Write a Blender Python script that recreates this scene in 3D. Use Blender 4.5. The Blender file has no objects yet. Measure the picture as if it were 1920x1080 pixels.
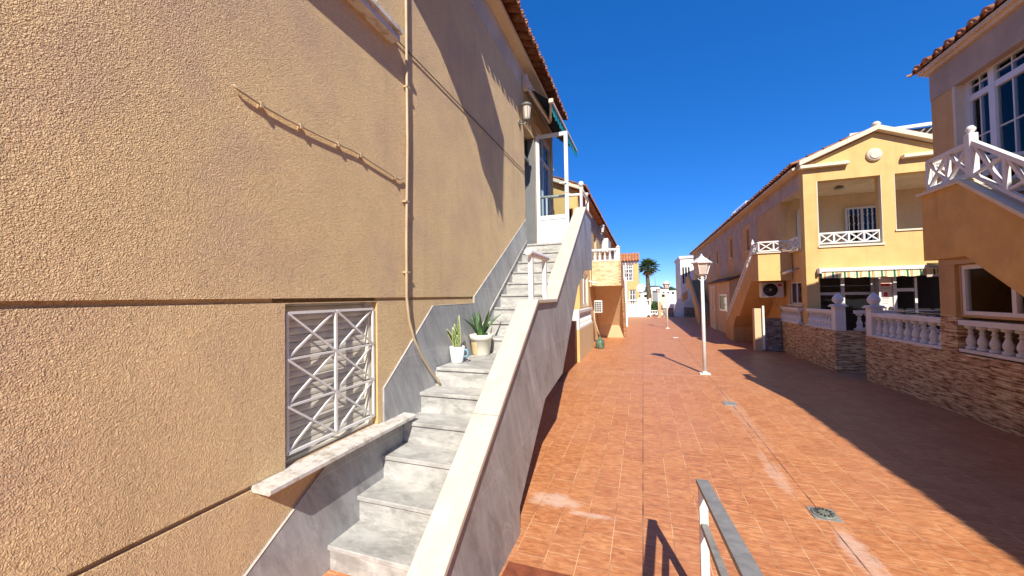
import bpy, math, random
from mathutils import Vector, Matrix
random.seed(7)
R = math.radians
sc = bpy.context.scene
col = sc.collection

# ------------------------------------------------------------------ mesh collector
class MB:
    def __init__(s): s.v = []; s.f = []; s.sm = []
    def face(s, pts, smooth=False):
        b = len(s.v); s.v += [tuple(p) for p in pts]; s.f.append(tuple(range(b, b+len(pts)))); s.sm.append(smooth)
    def grid(s, rows, smooth=True, closed=False):
        b = len(s.v); n = len(rows[0])
        for r in rows: s.v += [tuple(p) for p in r]
        for i in range(len(rows)-1):
            for j in range(n if closed else n-1):
                k = (j+1) % n
                s.f.append((b+i*n+j, b+i*n+k, b+(i+1)*n+k, b+(i+1)*n+j)); s.sm.append(smooth)
    def box(s, x0, x1, y0, y1, z0, z1, bev=0):
        x0, x1 = min(x0, x1), max(x0, x1); y0, y1 = min(y0, y1), max(y0, y1); z0, z1 = min(z0, z1), max(z0, z1)
        if bev:
            c = bev
            def ring(z, d): return [(x0+d+c, y0+d, z), (x1-d-c, y0+d, z), (x1-d, y0+d+c, z), (x1-d, y1-d-c, z), (x1-d-c, y1-d, z), (x0+d+c, y1-d, z), (x0+d, y1-d-c, z), (x0+d, y0+d+c, z)]
            rs = [ring(z0, c), ring(z0+c, 0), ring(z1-c, 0), ring(z1, c)]
            s.face(rs[0][::-1]); s.grid(rs, False, True); s.face(rs[3]); return s
        b = len(s.v)
        s.v += [(x0,y0,z0),(x1,y0,z0),(x1,y1,z0),(x0,y1,z0),(x0,y0,z1),(x1,y0,z1),(x1,y1,z1),(x0,y1,z1)]
        for q in ((3,2,1,0),(4,5,6,7),(0,1,5,4),(1,2,6,5),(2,3,7,6),(3,0,4,7)):
            s.f.append(tuple(b+i for i in q)); s.sm.append(False)
        return s
    def prism(s, poly, axis, a0, a1):
        """poly: 2-D points; axis x -> (y,z), y -> (x,z), z -> (x,y)"""
        def P(p, a): return (a, p[0], p[1]) if axis == 'x' else ((p[0], a, p[1]) if axis == 'y' else (p[0], p[1], a))
        area = sum(poly[i][0]*poly[(i+1) % len(poly)][1]-poly[(i+1) % len(poly)][0]*poly[i][1] for i in range(len(poly)))
        if area < 0: poly = poly[::-1]
        if a0 > a1: a0, a1 = a1, a0
        if axis == 'y': a0, a1 = a1, a0
        s.face([P(p, a1) for p in poly]); s.face([P(p, a0) for p in poly][::-1])
        n = len(poly)
        for i in range(n):
            p, q = poly[i], poly[(i+1) % n]
            s.face([P(p, a0), P(q, a0), P(q, a1), P(p, a1)])
        return s
    def tube(s, pts, r, n=8, cap=True, smooth=True):
        pts = [Vector(p) for p in pts]; rows = []
        rr = r if isinstance(r, (list, tuple)) else [r]*len(pts)
        prev = None
        for i, p in enumerate(pts):
            d = (pts[min(i+1, len(pts)-1)]-pts[max(i-1, 0)]).normalized()
            if prev is None:
                a = Vector((0, 0, 1)) if abs(d.z) < .9 else Vector((1, 0, 0))
                u = d.cross(a).normalized()
            else:
                u = (prev-d*prev.dot(d)).normalized()
            prev = u; w = d.cross(u)
            rows.append([p+(u*math.cos(2*math.pi*k/n)+w*math.sin(2*math.pi*k/n))*rr[i] for k in range(n)])
        s.grid(rows, smooth, True)
        if cap: s.face(rows[0][::-1]); s.face(rows[-1])
        return s
    def bar(s, a, b, w, h=None, up=(0, 0, 1)):
        """rectangular bar a->b, w across, h along up"""
        h = h or w; a = Vector(a); b = Vector(b); d = (b-a).normalized(); up = Vector(up)
        if abs(d.dot(up)) > .95: up = Vector((0, 1, 0)) if abs(d.y) < .9 else Vector((1, 0, 0))
        sd = d.cross(up).normalized(); u = sd.cross(d)
        q = [(-1, -1), (1, -1), (1, 1), (-1, 1)]
        A = [a+sd*x*w/2+u*z*h/2 for x, z in q]; B = [b+sd*x*w/2+u*z*h/2 for x, z in q]
        s.face(A); s.face(B[::-1])
        for i in range(4): s.face([A[i], B[i], B[(i+1) % 4], A[(i+1) % 4]][::-1])
        return s
    def lathe(s, prof, c=(0, 0, 0), n=14, smooth=True, phase=0):
        rows = [[(c[0]+r*math.cos(2*math.pi*k/n+phase), c[1]+r*math.sin(2*math.pi*k/n+phase), c[2]+z) for k in range(n)] for r, z in prof]
        s.grid(rows, smooth, True); s.face(rows[0][::-1]); s.face(rows[-1]); return s
    def panel(s, axis, c0, c1, us, vs, holes=(), solid=None):
        """slab with rectangular holes; axis 'x': u=y v=z between x=c0..c1; 'y': u=x v=z; holes (u0,u1,v0,v1)"""
        us = sorted(set([round(u, 5) for u in us]+[round(h[k], 5) for h in holes for k in (0, 1) if us[0] < h[k] < us[-1]]))
        vs = sorted(set([round(v, 5) for v in vs]+[round(h[k], 5) for h in holes for k in (2, 3) if vs[0] < h[k] < vs[-1]]))
        def full(i, j):
            if i < 0 or j < 0 or i >= len(us)-1 or j >= len(vs)-1: return False
            u = (us[i]+us[i+1])/2; v = (vs[j]+vs[j+1])/2
            return not any(h[0] < u < h[1] and h[2] < v < h[3] for h in holes)
        def P(u, v, c): return (c, u, v) if axis == 'x' else (u, c, v)
        for i in range(len(us)-1):
            for j in range(len(vs)-1):
                if not full(i, j): continue
                a, b, c, d = us[i], us[i+1], vs[j], vs[j+1]
                s.face([P(a,c,c1), P(b,c,c1), P(b,d,c1), P(a,d,c1)]); s.face([P(a,d,c0), P(b,d,c0), P(b,c,c0), P(a,c,c0)])
                if not full(i-1, j): s.face([P(a,c,c0), P(a,c,c1), P(a,d,c1), P(a,d,c0)])
                if not full(i+1, j): s.face([P(b,c,c1), P(b,c,c0), P(b,d,c0), P(b,d,c1)])
                if not full(i, j-1): s.face([P(a,c,c0), P(b,c,c0), P(b,c,c1), P(a,c,c1)])
                if not full(i, j+1): s.face([P(a,d,c1), P(b,d,c1), P(b,d,c0), P(a,d,c0)])
        return s
    def build(s, name, m, parent=None, weld=True):
        me = bpy.data.meshes.new(name)
        off = Vector((0, 0, 0)); q = parent
        while q is not None: off += q.location; q = q.parent
        me.from_pydata([Vector(v)-off for v in s.v], [], s.f)
        for p, k in zip(me.polygons, s.sm): p.use_smooth = k
        import bmesh
        bm = bmesh.new(); bm.from_mesh(me)
        if weld: bmesh.ops.remove_doubles(bm, verts=bm.verts, dist=1e-5)
        bmesh.ops.recalc_face_normals(bm, faces=bm.faces)
        bm.to_mesh(me); bm.free()
        me.materials.append(m)
        o = bpy.data.objects.new(name, me); col.objects.link(o)
        o.parent = parent
        return o

def tag(o, label=None, cat=None, group=None, kind=None):
    if label: o['label'] = label
    if cat: o['category'] = cat
    if group: o['group'] = group
    if kind: o['kind'] = kind
    return o
def thing(name, label, cat, loc=(0, 0, 0), group=None):
    o = bpy.data.objects.new(name, None); col.objects.link(o); o.location = loc; o.empty_display_size = .1
    return tag(o, label, cat, group)
def dup(o, dx=(0, 0, 0), parent='same'):
    c = o.copy(); col.objects.link(c); c.parent = o.parent if parent == 'same' else parent
    c.location = Vector(o.location)+Vector(dx)
    for ch in [x for x in o.children]: dup(ch, (0, 0, 0), c)
    return c

# ------------------------------------------------------------------ materials
class NT:
    def __init__(s, name):
        s.m = bpy.data.materials.new(name); s.m.use_nodes = True; s.t = s.m.node_tree; s.t.nodes.clear()
        s.out = s.n('ShaderNodeOutputMaterial'); s.b = s.n('ShaderNodeBsdfPrincipled'); s.l(s.b.outputs[0], s.out.inputs[0])
        s.tc = s.n('ShaderNodeTexCoord').outputs['Object']
    def n(s, k, **kw):
        x = s.t.nodes.new(k)
        for a, v in kw.items(): setattr(x, a, v)
        return x
    def l(s, a, b): s.t.links.new(a, b)
    def setv(s, i, v):
        if hasattr(v, 'links') or hasattr(v, 'is_output'): s.l(v, i)
        else: i.default_value = v
    def vec(s, sx=1, sy=1, sz=1, src=None, rot=(0, 0, 0)):
        m = s.n('ShaderNodeMapping'); s.l(src or s.tc, m.inputs[0]); m.inputs['Scale'].default_value = (sx, sy, sz); m.inputs['Rotation'].default_value = rot
        return m.outputs[0]
    def noise(s, scale, detail=4, rough=.6, v=None, dist=0):
        x = s.n('ShaderNodeTexNoise'); s.l(v or s.tc, x.inputs['Vector']); x.inputs['Scale'].default_value = scale; x.inputs['Detail'].default_value = detail; x.inputs['Roughness'].default_value = rough; x.inputs['Distortion'].default_value = dist
        return x.outputs['Fac']
    def vor(s, scale, v=None, feature='F1'):
        x = s.n('ShaderNodeTexVoronoi', feature=feature); s.l(v or s.tc, x.inputs['Vector']); x.inputs['Scale'].default_value = scale
        return x.outputs['Distance']
    def ramp(s, f, stops, interp='LINEAR'):
        x = s.n('ShaderNodeValToRGB'); s.l(f, x.inputs[0]); e = x.color_ramp; e.interpolation = interp
        while len(e.elements) < len(stops): e.elements.new(.5)
        for q, (p, c) in zip(e.elements, stops):
            q.position = p; q.color = (c, c, c, 1) if isinstance(c, (int, float)) else (*c, 1)
        return x.outputs[0]
    def mix(s, f, a, b, mode='MIX'):
        x = s.n('ShaderNodeMix', data_type='RGBA', blend_type=mode)
        s.setv(x.inputs[0], f)
        for i, v in ((6, a), (7, b)):
            if isinstance(v, tuple): v = (*v, 1) if len(v) == 3 else v
            s.setv(x.inputs[i], v)
        return x.outputs[2]
    def math(s, op, a, b=0):
        x = s.n('ShaderNodeMath', operation=op); s.setv(x.inputs[0], a); s.setv(x.inputs[1], b); return x.outputs[0]
    def xyz(s, src=None):
        x = s.n('ShaderNodeSeparateXYZ'); s.l(src or s.tc, x.inputs[0]); return x.outputs
    def comb(s, a, b, c=0):
        x = s.n('ShaderNodeCombineXYZ')
        for i, v in enumerate((a, b, c)): s.setv(x.inputs[i], v)
        return x.outputs[0]
    def bump(s, h, strength=.5, dist=.01, prev=None):
        x = s.n('ShaderNodeBump'); s.l(h, x.inputs['Height']); x.inputs['Strength'].default_value = strength; x.inputs['Distance'].default_value = dist
        if prev: s.l(prev, x.inputs['Normal'])
        s.l(x.outputs[0], s.b.inputs['Normal']); return x.outputs[0]
    def fin(s, c=None, rough=.8, spec=.3, metal=0):
        if c is not None:
            if isinstance(c, tuple): s.b.inputs['Base Color'].default_value = (*c, 1)
            else: s.l(c, s.b.inputs['Base Color'])
        s.setv(s.b.inputs['Roughness'], rough); s.b.inputs['Specular IOR Level'].default_value = spec; s.b.inputs['Metallic'].default_value = metal
        return s.m

def paint(name, c, rough=.6, var=.12, spec=.3, scale=6, bump=.0, dirt=None):
    t = NT(name); f = t.noise(scale, 5)
    d = tuple(x*(1-var*2) for x in c); u = tuple(min(1, x*(1+var)) for x in c)
    k = t.ramp(f, [(.3, d), (.7, u)])
    if dirt: k = t.mix(t.ramp(t.noise(2.3, 6, .7), [(.5, 0.), (.75, .6)]), k, dirt)
    if bump: t.bump(t.noise(60, 3), bump, .004)
    return t.fin(k, rough, spec)

def stucco(name, c, c2, grain=130, strength=.7, dist=.012, stain=.4, far=False):
    t = NT(name)
    big = t.noise(1.1, 6, .62, dist=.3); mid = t.noise(5, 4, .6)
    k = t.mix(t.ramp(big, [(.36, 0.), (.68, 1.)]), c, c2)
    k = t.mix(t.math('MULTIPLY', t.ramp(mid, [(.35, 1.), (.65, 0.)]), stain*.5), k, tuple(x*.62 for x in c))
    streak = t.noise(1.6, 5, .65, v=t.vec(3, 3, .35))
    k = t.mix(t.math('MULTIPLY', t.ramp(streak, [(.52, 0.), (.8, 1.)]), stain), k, tuple(x*.6 for x in c2))
    if not far:
        wv = t.n('ShaderNodeVectorMath', operation='ADD'); nz = t.n('ShaderNodeTexNoise'); t.l(t.tc, nz.inputs['Vector']); nz.inputs['Scale'].default_value = 45; nz.inputs['Detail'].default_value = 2
        sc_ = t.n('ShaderNodeVectorMath', operation='SCALE'); t.l(nz.outputs['Color'], sc_.inputs[0]); sc_.inputs['Scale'].default_value = .018
        t.l(t.tc, wv.inputs[0]); t.l(sc_.outputs[0], wv.inputs[1])
        g1 = t.ramp(t.vor(grain, v=wv.outputs[0]), [(.1, 1.), (.75, 0.)]); g2 = t.ramp(t.vor(grain*1.9, v=wv.outputs[0]), [(.1, 1.), (.7, 0.)])
        lum = t.noise(grain*.22, 3, .6)
        hh = t.math('ADD', t.math('ADD', t.math('MULTIPLY', g1, t.ramp(lum, [(.3, .35), (.65, 1.)])), t.math('MULTIPLY', g2, .35)), t.math('MULTIPLY', lum, .5))
        k = t.mix(t.ramp(hh, [(.25, .55), (.6, 0.)]), k, tuple(x*.5 for x in c))
        k = t.mix(t.math('MULTIPLY', t.ramp(t.noise(1.7, 5, .65), [(.48, 0.), (.70, .6)]), 1), k, (c2[0]*.76, c2[1]*.73, c2[2]*.90))
        t.bump(hh, strength, dist)
    else:
        t.bump(t.noise(50, 3), .35, .008)
    return t.fin(k, .92, .15)

M = {}
M['stucco'] = stucco('near stucco', (.87, .63, .345), (.77, .55, .315), 165, 1.0, .0052, .4)
M['frieze'] = paint('smooth grey plaster', (.55, .45, .35), .9, .1, .2, 2)
M['soffit'] = paint('soffit plaster', (.70, .55, .36), .9, .08, .2, 3)
M['yellow'] = stucco('yellow render', (.70, .475, .195), (.62, .395, .15), 60, .3, .006, .42, True)
M['tan'] = stucco('tan render', (.64, .405, .185), (.55, .33, .145), 60, .3, .006, .5, True)
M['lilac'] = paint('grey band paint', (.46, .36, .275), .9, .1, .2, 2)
M['beige'] = stucco('beige render', (.66, .49, .29), (.62, .44, .25), 60, .3, .006, .3, True)
M['ochre_stained'] = stucco('stained ochre render', (.70, .46, .18), (.56, .33, .11), 60, .3, .006, .9, True)
M['white'] = paint('white paint', (.72, .70, .67), .5, .05, .35, 5, 0, (.50, .42, .33))
M['whitewall'] = paint('whitewash', (.80, .78, .73), .85, .05, .2, 2)
M['alu'] = paint('white aluminium', (.68, .68, .67), .3, .02, .5, 5)
M['greyalu'] = paint('grey aluminium', (.17, .17, .165), .35, .05, .5, 5)
M['cream'] = paint('cream moulding', (.68, .58, .43), .7, .05, .25, 4)
M['plastic'] = paint('cream plastic conduit', (.50, .385, .24), .5, .08, .35, 8)
M['cableshadow'] = paint('dark cable shadow', (.06, .045, .035), .6)  # dark colour standing for a cable's shadow on the wall
M['beigebar'] = paint('beige awning bar', (.62, .50, .40), .45, .06, .4, 5)
M['teal'] = paint('dark awning cloth', (.010, .028, .055), .85, .1, .2, 5)
M['tealtrim'] = paint('bright teal fringe', (.015, .22, .25), .8, .2, .2, 9)
M['iron'] = paint('grey steel', (.27, .265, .25), .55, .14, .4, 20)
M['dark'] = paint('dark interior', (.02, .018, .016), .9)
M['darkred'] = paint('dark red tile', (.26, .075, .035), .6, .2, .3, 12)
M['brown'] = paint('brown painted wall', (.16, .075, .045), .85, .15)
M['orange'] = paint('orange wall', (.60, .22, .09), .85, .1)
M['blackplastic'] = paint('black plastic', (.015, .015, .016), .4)
M['soil'] = paint('potting soil', (.04, .028, .02), .95, .4, .1, 80)
M['potwhite'] = paint('white ceramic', (.84, .84, .82), .25, .01, .5)
M['potcream'] = paint('cream plastic pot', (.76, .70, .58), .5, .05, .4)
M['cork'] = paint('tan paper', (.62, .46, .24), .8, .12)
M['blue'] = paint('blue glaze', (.18, .36, .46), .3)
M['red'] = paint('red print', (.55, .03, .04), .5)
M['lampglass'] = paint('frosted lamp glass', (.62, .52, .44), .25, .06, .5)
M['lampmetal'] = paint('weathered grey green metal', (.20, .21, .17), .45, .2, .4, 30)
M['curtain'] = paint('sheer curtain', (.66, .67, .70), .9, .08)
M['darkcurtain'] = paint('dark striped curtain', (.07, .06, .045), .9, .35, .1, 6)
M['slat'] = paint('grey beige shutter', (.62, .585, .50), .6, .05, .3, 8)
M['palmtrunk'] = paint('palm bark', (.16, .12, .08), .95, .4, .1, 9)
M['greenleaf'] = paint('hedge leaves', (.05, .095, .025), .7, .4, .2, 5)
M['sign'] = paint('pale notice paper', (.78, .66, .58), .7, .04)
M['solar'] = paint('dark glass panel', (.07, .075, .085), .15, .1, .6)
M['bottle'] = paint('green glass', (.10, .17, .11), .1, .3, .6, 10)
M['hill'] = paint('distant scrub', (.12, .13, .12), 1, .3, 0, .01)
M['terrain'] = paint('dry ground', (.34, .27, .19), .95, .2, .1, .3)

def marble(name, lo, hi, vein, scale, tile=None, rough=.45, ang=25, st=(1, 1, .55), vn=.4):
    t = NT(name)
    v = t.vec(*st, src=t.vec(rot=(R(ang), 0, 0)))
    a = t.noise(scale, 8, .68, v=v, dist=.5); b = t.noise(scale*3.2, 7, .72, v=v, dist=.3)
    f = t.math('ADD', t.math('MULTIPLY', a, .6), t.math('MULTIPLY', b, .4))
    k = t.ramp(f, [(.36, lo), (.5, tuple((x+y)/2 for x, y in zip(lo, hi))), (.62, hi)])
    k = t.mix(t.math('MULTIPLY', t.ramp(t.noise(scale*.8, 5, .6, v=v, dist=.8), [(.485, 0.), (.5, 1.), (.515, 0.)]), vn), k, vein)
    k = t.mix(t.math('MULTIPLY', t.ramp(t.noise(scale*1.3, 6, .65, v=v, dist=.6), [(.40, 1.), (.46, 0.)]), .35), k, tuple(x*.6 for x in lo))
    if tile:
        x, y, z = t.xyz()
        br = t.n('ShaderNodeTexBrick'); t.l(t.comb(y, z), br.inputs['Vector'])
        br.inputs['Scale'].default_value = 1; br.inputs['Brick Width'].default_value = tile[0]; br.inputs['Row Height'].default_value = tile[1]
        br.inputs['Mortar Size'].default_value = .0018; br.inputs['Mortar Smooth'].default_value = .2
        br.inputs['Color1'].default_value = (.4, .4, .4, 1); br.inputs['Color2'].default_value = (.6, .6, .6, 1)
        k = t.mix(.4, k, br.outputs['Color'], 'SOFT_LIGHT')
        k = t.mix(t.math('MULTIPLY', br.outputs['Fac'], .7), k, tuple(min(1, h*1.3) for h in hi))
    rr = t.ramp(b, [(.3, rough-.08), (.7, rough+.15)])
    t.bump(b, .12, .004)
    return t.fin(k, rr, .4)
M['clad'] = marble('grey stone cladding', (.235, .233, .238), (.43, .43, .435), (.55, .55, .56), 1.5, (1.2, .60), .45, -28, (1, 2.6, .8), .3)
M['tread'] = marble('light grey stone steps', (.27, .262, .24), (.54, .525, .49), (.60, .58, .55), 5, None, .55, 30, (.55, 1.3, 1.3), .3)
def cap_mat():
    t = NT('cream stone coping')
    k = t.ramp(t.noise(9, 7, .7), [(.3, (.50, .45, .36)), (.7, (.58, .535, .45))])
    k = t.mix(t.ramp(t.noise(24, 3, .5), [(.62, 0.), (.72, .5)]), k, (.66, .50, .32))
    k = t.mix(t.ramp(t.vor(13), [(.03, .7), (.07, 0.)]), k, (.42, .33, .24))
    t.bump(t.noise(70, 3), .1, .003)
    return t.fin(k, .5, .4)
M['cap'] = cap_mat()
def sill_mat():
    t = NT('worn white stone')
    k = t.ramp(t.noise(14, 6, .7), [(.35, (.36, .30, .24)), (.5, (.60, .56, .50)), (.7, (.68, .65, .60))])
    t.bump(t.noise(40, 5), .25, .006)
    return t.fin(k, .6, .3)
M['sill'] = sill_mat()
def stone_mat(name, lo, mid, hi, pale=False):
    t = NT(name); x, y, z = t.xyz()
    u = t.math('ADD', x, y)
    wob = t.math('MULTIPLY', t.noise(6, 3), .03)
    zz = t.math('ADD', z, wob)
    v = t.comb(t.math('MULTIPLY', u, 5.5), t.math('MULTIPLY', zz, 34))
    f = t.noise(1.0, 3, .6, v=v)
    k = t.ramp(f, [(.34, lo), (.44, mid), (.56, hi), (.72, tuple(min(1, q*1.15) for q in hi))])
    br = t.n('ShaderNodeTexBrick'); t.l(t.comb(u, zz), br.inputs['Vector']); br.inputs['Scale'].default_value = 1
    br.inputs['Brick Width'].default_value = .21; br.inputs['Row Height'].default_value = .034; br.inputs['Mortar Size'].default_value = .004; br.inputs['Mortar Smooth'].default_value = .8
    br.inputs['Color1'].default_value = (.2, .2, .2, 1); br.inputs['Color2'].default_value = (.8, .8, .8, 1); br.offset = .37
    k = t.mix(.5, k, br.outputs['Color'], 'OVERLAY')
    h = t.math('ADD', t.math('MULTIPLY', f, .8), t.math('MULTIPLY', br.outputs['Fac'], -.5))
    t.bump(h, .9, .02)
    return t.fin(k, .85, .2)
M['ledge'] = stone_mat('brown ledge stone', (.20, .092, .040), (.50, .30, .145), (.72, .52, .30))
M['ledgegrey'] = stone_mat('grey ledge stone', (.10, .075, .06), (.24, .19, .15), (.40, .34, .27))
M['ledgepale'] = stone_mat('pale ledge stone', (.55, .38, .19), (.74, .56, .32), (.80, .64, .40))

def floor_mat():
    t = NT('terracotta paving'); x, y, z = t.xyz()
    br = t.n('ShaderNodeTexBrick'); t.l(t.comb(t.math('ADD', y, .03), t.math('ADD', x, .04)), br.inputs['Vector']); br.inputs['Scale'].default_value = 1
    br.inputs['Brick Width'].default_value = .176; br.inputs['Row Height'].default_value = .1975; br.offset = .42
    br.inputs['Mortar Size'].default_value = .003; br.inputs['Mortar Smooth'].default_value = .25
    br.inputs['Color1'].default_value = (.36, .36, .36, 1); br.inputs['Color2'].default_value = (.62, .62, .62, 1)
    streak = t.noise(7, 5, .62, v=t.vec(1.6, 4.6, 1), dist=.7)
    k = t.ramp(streak, [(.3, (.33, .118, .041)), (.5, (.50, .195, .073)), (.7, (.63, .295, .128))])
    k = t.mix(.55, k, br.outputs['Color'], 'SOFT_LIGHT')
    big = t.noise(.55, 4, .6)
    k = t.mix(t.ramp(big, [(.4, 0.), (.75, .35)]), k, (.50, .24, .15))
    # pale bloom left by water round the drains and beside the stair
    def blob(cx, cy, rx, ry, amt):
        dx = t.math('DIVIDE', t.math('SUBTRACT', x, cx), rx); dy = t.math('DIVIDE', t.math('SUBTRACT', y, cy), ry)
        d = t.math('ADD', t.math('MULTIPLY', dx, dx), t.math('MULTIPLY', dy, dy))
        n_ = t.noise(6, 5, .7)
        return t.math('MULTIPLY', t.ramp(t.math('ADD', d, t.math('MULTIPLY', t.math('SUBTRACT', n_, .5), 3.2)), [(.1, 1.), (1., 0.)]), amt)
    for b in ((1.27, 2.95, .09, .42, .42), (1.12, 4.15, .08, .55, .28), (-.72, 3.05, .22, .14, .5), (-.42, 2.93, .2, .04, .5), (1.24, 6.0, .1, 1.6, .15)):
        k = t.mix(blob(*b), k, (.74, .60, .50))
    # dark movement joints along the street, pale grout elsewhere
    def line(src, c, w): return t.math('LESS_THAN', t.math('ABSOLUTE', t.math('SUBTRACT', src, c)), w)
    grout = t.mix(t.ramp(t.noise(3, 3), [(.45, 0.), (.6, 1.)]), (.66, .40, .22), (.30, .14, .07))
    k = t.mix(br.outputs['Fac'], k, grout)
    wob = t.math('ADD', x, t.math('MULTIPLY', t.noise(9, 2), .004))
    dirty = t.ramp(t.noise(5, 4), [(.35, .25), (.6, .9)])
    for c, w in ((-.038, .0045), (1.238, .0055)):
        k = t.mix(t.math('MULTIPLY', line(wob, c, w), dirty), k, (.10, .045, .03))
    k = t.mix(t.math('MULTIPLY', line(y, 8.62, .008), .7), k, (.70, .48, .34))
    # small specks
    k = t.mix(t.ramp(t.vor(2.6), [(.012, .9), (.02, 0.)]), k, (.82, .76, .62))
    k = t.mix(t.ramp(t.vor(1.9, v=t.vec(1, 1, 1, rot=(0, 0, .7))), [(.012, .8), (.022, 0.)]), k, (.09, .05, .03))
    h = t.math('ADD', t.math('MULTIPLY', br.outputs['Fac'], -1), t.math('MULTIPLY', streak, .5))
    t.bump(h, .25, .004)
    return t.fin(k, t.ramp(streak, [(.3, .42), (.7, .62)]), .4)
M['floor'] = floor_mat()
def rooftile_mat():
    t = NT('clay roof tile')
    k = t.ramp(t.noise(7, 5, .65), [(.3, (.20, .07, .035)), (.5, (.42, .17, .08)), (.72, (.60, .34, .19))])
    k = t.mix(t.ramp(t.noise(22, 4, .6), [(.55, 0.), (.7, .6)]), k, (.16, .12, .08))
    t.bump(t.noise(40, 4), .3, .005)
    return t.fin(k, .9, .2)
M['tile'] = rooftile_mat()
def glass_mat(name, tint=(.55, .6, .62), refl=.28):
    t = NT(name); t.t.nodes.remove(t.b)
    tr = t.n('ShaderNodeBsdfTransparent'); tr.inputs[0].default_value = (*tint, 1)
    gl = t.n('ShaderNodeBsdfGlossy'); gl.inputs['Roughness'].default_value = .015; gl.inputs['Color'].default_value = (.95, .97, 1, 1)
    lw = t.n('ShaderNodeLayerWeight'); lw.inputs['Blend'].default_value = refl
    mx = t.n('ShaderNodeMixShader'); t.l(lw.outputs['Fresnel'], mx.inputs[0]); t.l(tr.outputs[0], mx.inputs[1]); t.l(gl.outputs[0], mx.inputs[2]); t.l(mx.outputs[0], t.out.inputs[0])
    return t.m
M['glass'] = glass_mat('window glass', (.80, .84, .86), .2)
M['clear'] = glass_mat('clear door glass', (.80, .86, .88), .25)
M['darkglass'] = NT('dark window glass').fin((.012, .013, .015), .04, .5)
def leaf_mat(name, lo, hi, band=None):
    t = NT(name); k = t.ramp(t.noise(30, 3), [(.3, lo), (.7, hi)])
    if band: k = t.mix(t.ramp(t.noise(60, 3, .6, v=t.vec(.6, .6, 2.2)), [(.45, 0.), (.6, .8)]), k, band)
    return t.fin(k, .45, .4)
M['aloe'] = leaf_mat('aloe leaf', (.06, .15, .04), (.15, .29, .09))
M['snake'] = leaf_mat('banded leaf', (.04, .10, .03), (.09, .16, .05), (.26, .34, .12))
M['snakeedge'] = leaf_mat('yellow leaf edge', (.55, .52, .20), (.66, .62, .30))
M['palmleaf'] = leaf_mat('palm frond', (.035, .07, .015), (.10, .14, .035))
M['palmdry'] = leaf_mat('dry palm frond', (.22, .16, .06), (.34, .25, .10))
def stripe_mat():
    t = NT('striped awning cloth'); x, y, z = t.xyz()
    f = t.math('FRACT', t.math('DIVIDE', t.math('ADD', x, 10), .235))
    cr, gr, br, ye = (.80, .70, .46), (.03, .16, .07), (.42, .20, .08), (.74, .55, .20)
    k = t.ramp(f, [(0, cr), (.10, ye), (.17, cr), (.30, gr), (.47, cr), (.60, br), (.68, ye), (.74, br), (.80, cr)], 'CONSTANT')
    return t.fin(k, .85, .2)
M['stripe'] = stripe_mat()
def grille_fan():
    return NT('ac white').fin((.62, .60, .55), .5, .4)
M['ac'] = grille_fan()

# ------------------------------------------------------------------ ground
def gz(y): return 0 if y < 7 else -.007*(y-7)
m = MB()
ys = [-8, 0, 7, 10, 13, 17, 20, 25, 30, 40, 60]
m.grid([[(x, y, gz(y)) for x in (-14, -2, 4, 16)] for y in ys], False)
tag(m.build('street_paving', M['floor']), 'terracotta tiled pedestrian street', None, None, 'structure')
m = MB(); m.grid([[(x, y, -.9 if y < 3000 else 0) for x in (-6000, -60, 60, 6000)] for y in (-2000, 0, 60, 400, 6000)], False)
tag(m.build('ground', M['terrain']), 'dry flat land beyond the houses', None, None, 'structure')
m = MB(); m.box(-.845, -.375, .6, 2.262, -.02, .0045)
tag(m.build('paving_patch', M['darkred']), 'patch of darker red tiles by the stair foot', None, None, 'structure')

# distant hills
m = MB(); rows = []
for j, (yy, hs) in enumerate(((2600, 0), (3000, .7), (3500, 1), (4200, .3))):
    row = []
    for i in range(61):
        x = -2500+i*85
        h = 55+40*math.sin(i*.31)+26*math.sin(i*.83+1)+14*math.sin(i*1.9)
        row.append((x, yy, -2+max(4, h)*hs))
    rows.append(row)
m.grid(rows, True)
tag(m.build('hills', M['hill']), 'low hills on the horizon', None, None, 'structure')

# ------------------------------------------------------------------ shared builders
def tile_roof(mb, e0, e1, up, n_courses, pitch=.2, course=.38, r=.068):
    """barrel tiles: eave runs e0->e1; up = vector of the slope per metre (unit); covers + pans, each course overlaps the next"""
    e0 = Vector(e0); e1 = Vector(e1); d = (e1-e0); L = d.length; d.normalize(); up = Vector(up).normalized(); nrm = d.cross(up)
    if nrm.z < 0: nrm = -nrm
    n = int(round(L/pitch)); pitch = L/n
    for c in range(n_courses):
        a = up*(c*course); b = up*(c*course+course+.07)
        for i in range(n):
            jit = random.uniform(-.012, .012); ctr = e0+d*((i+.5)*pitch)+up*jit
            rows = []
            for q, lift, rr in ((a, .022+r*.25, r*1.08), (b, .0+r*.25, r*.9)):
                rows.append([ctr+q+d*(-rr*math.cos(t))+nrm*(lift+rr*math.sin(t)) for t in [math.pi*k/7 for k in range(8)]])
            rows2 = [[p-nrm*.016 for p in rows[0]], rows[0], rows[1]]
            mb.grid(rows2, True)
            if c == 0:   # closed-ish end of the cover tile
                mb.face(rows2[0][::-1])
            ctr = e0+d*(i*pitch)+up*jit
            rows = [[ctr+q+d*(r*.95*math.cos(t))+nrm*(lift+r*.75-r*.75*math.sin(t)) for t in [math.pi*k/5 for k in range(6)]] for q, lift in ((a-up*.03, .018), (b, 0))]
            mb.grid([[p-nrm*.014 for p in rows[0]], rows[0], rows[1]], True)

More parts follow.
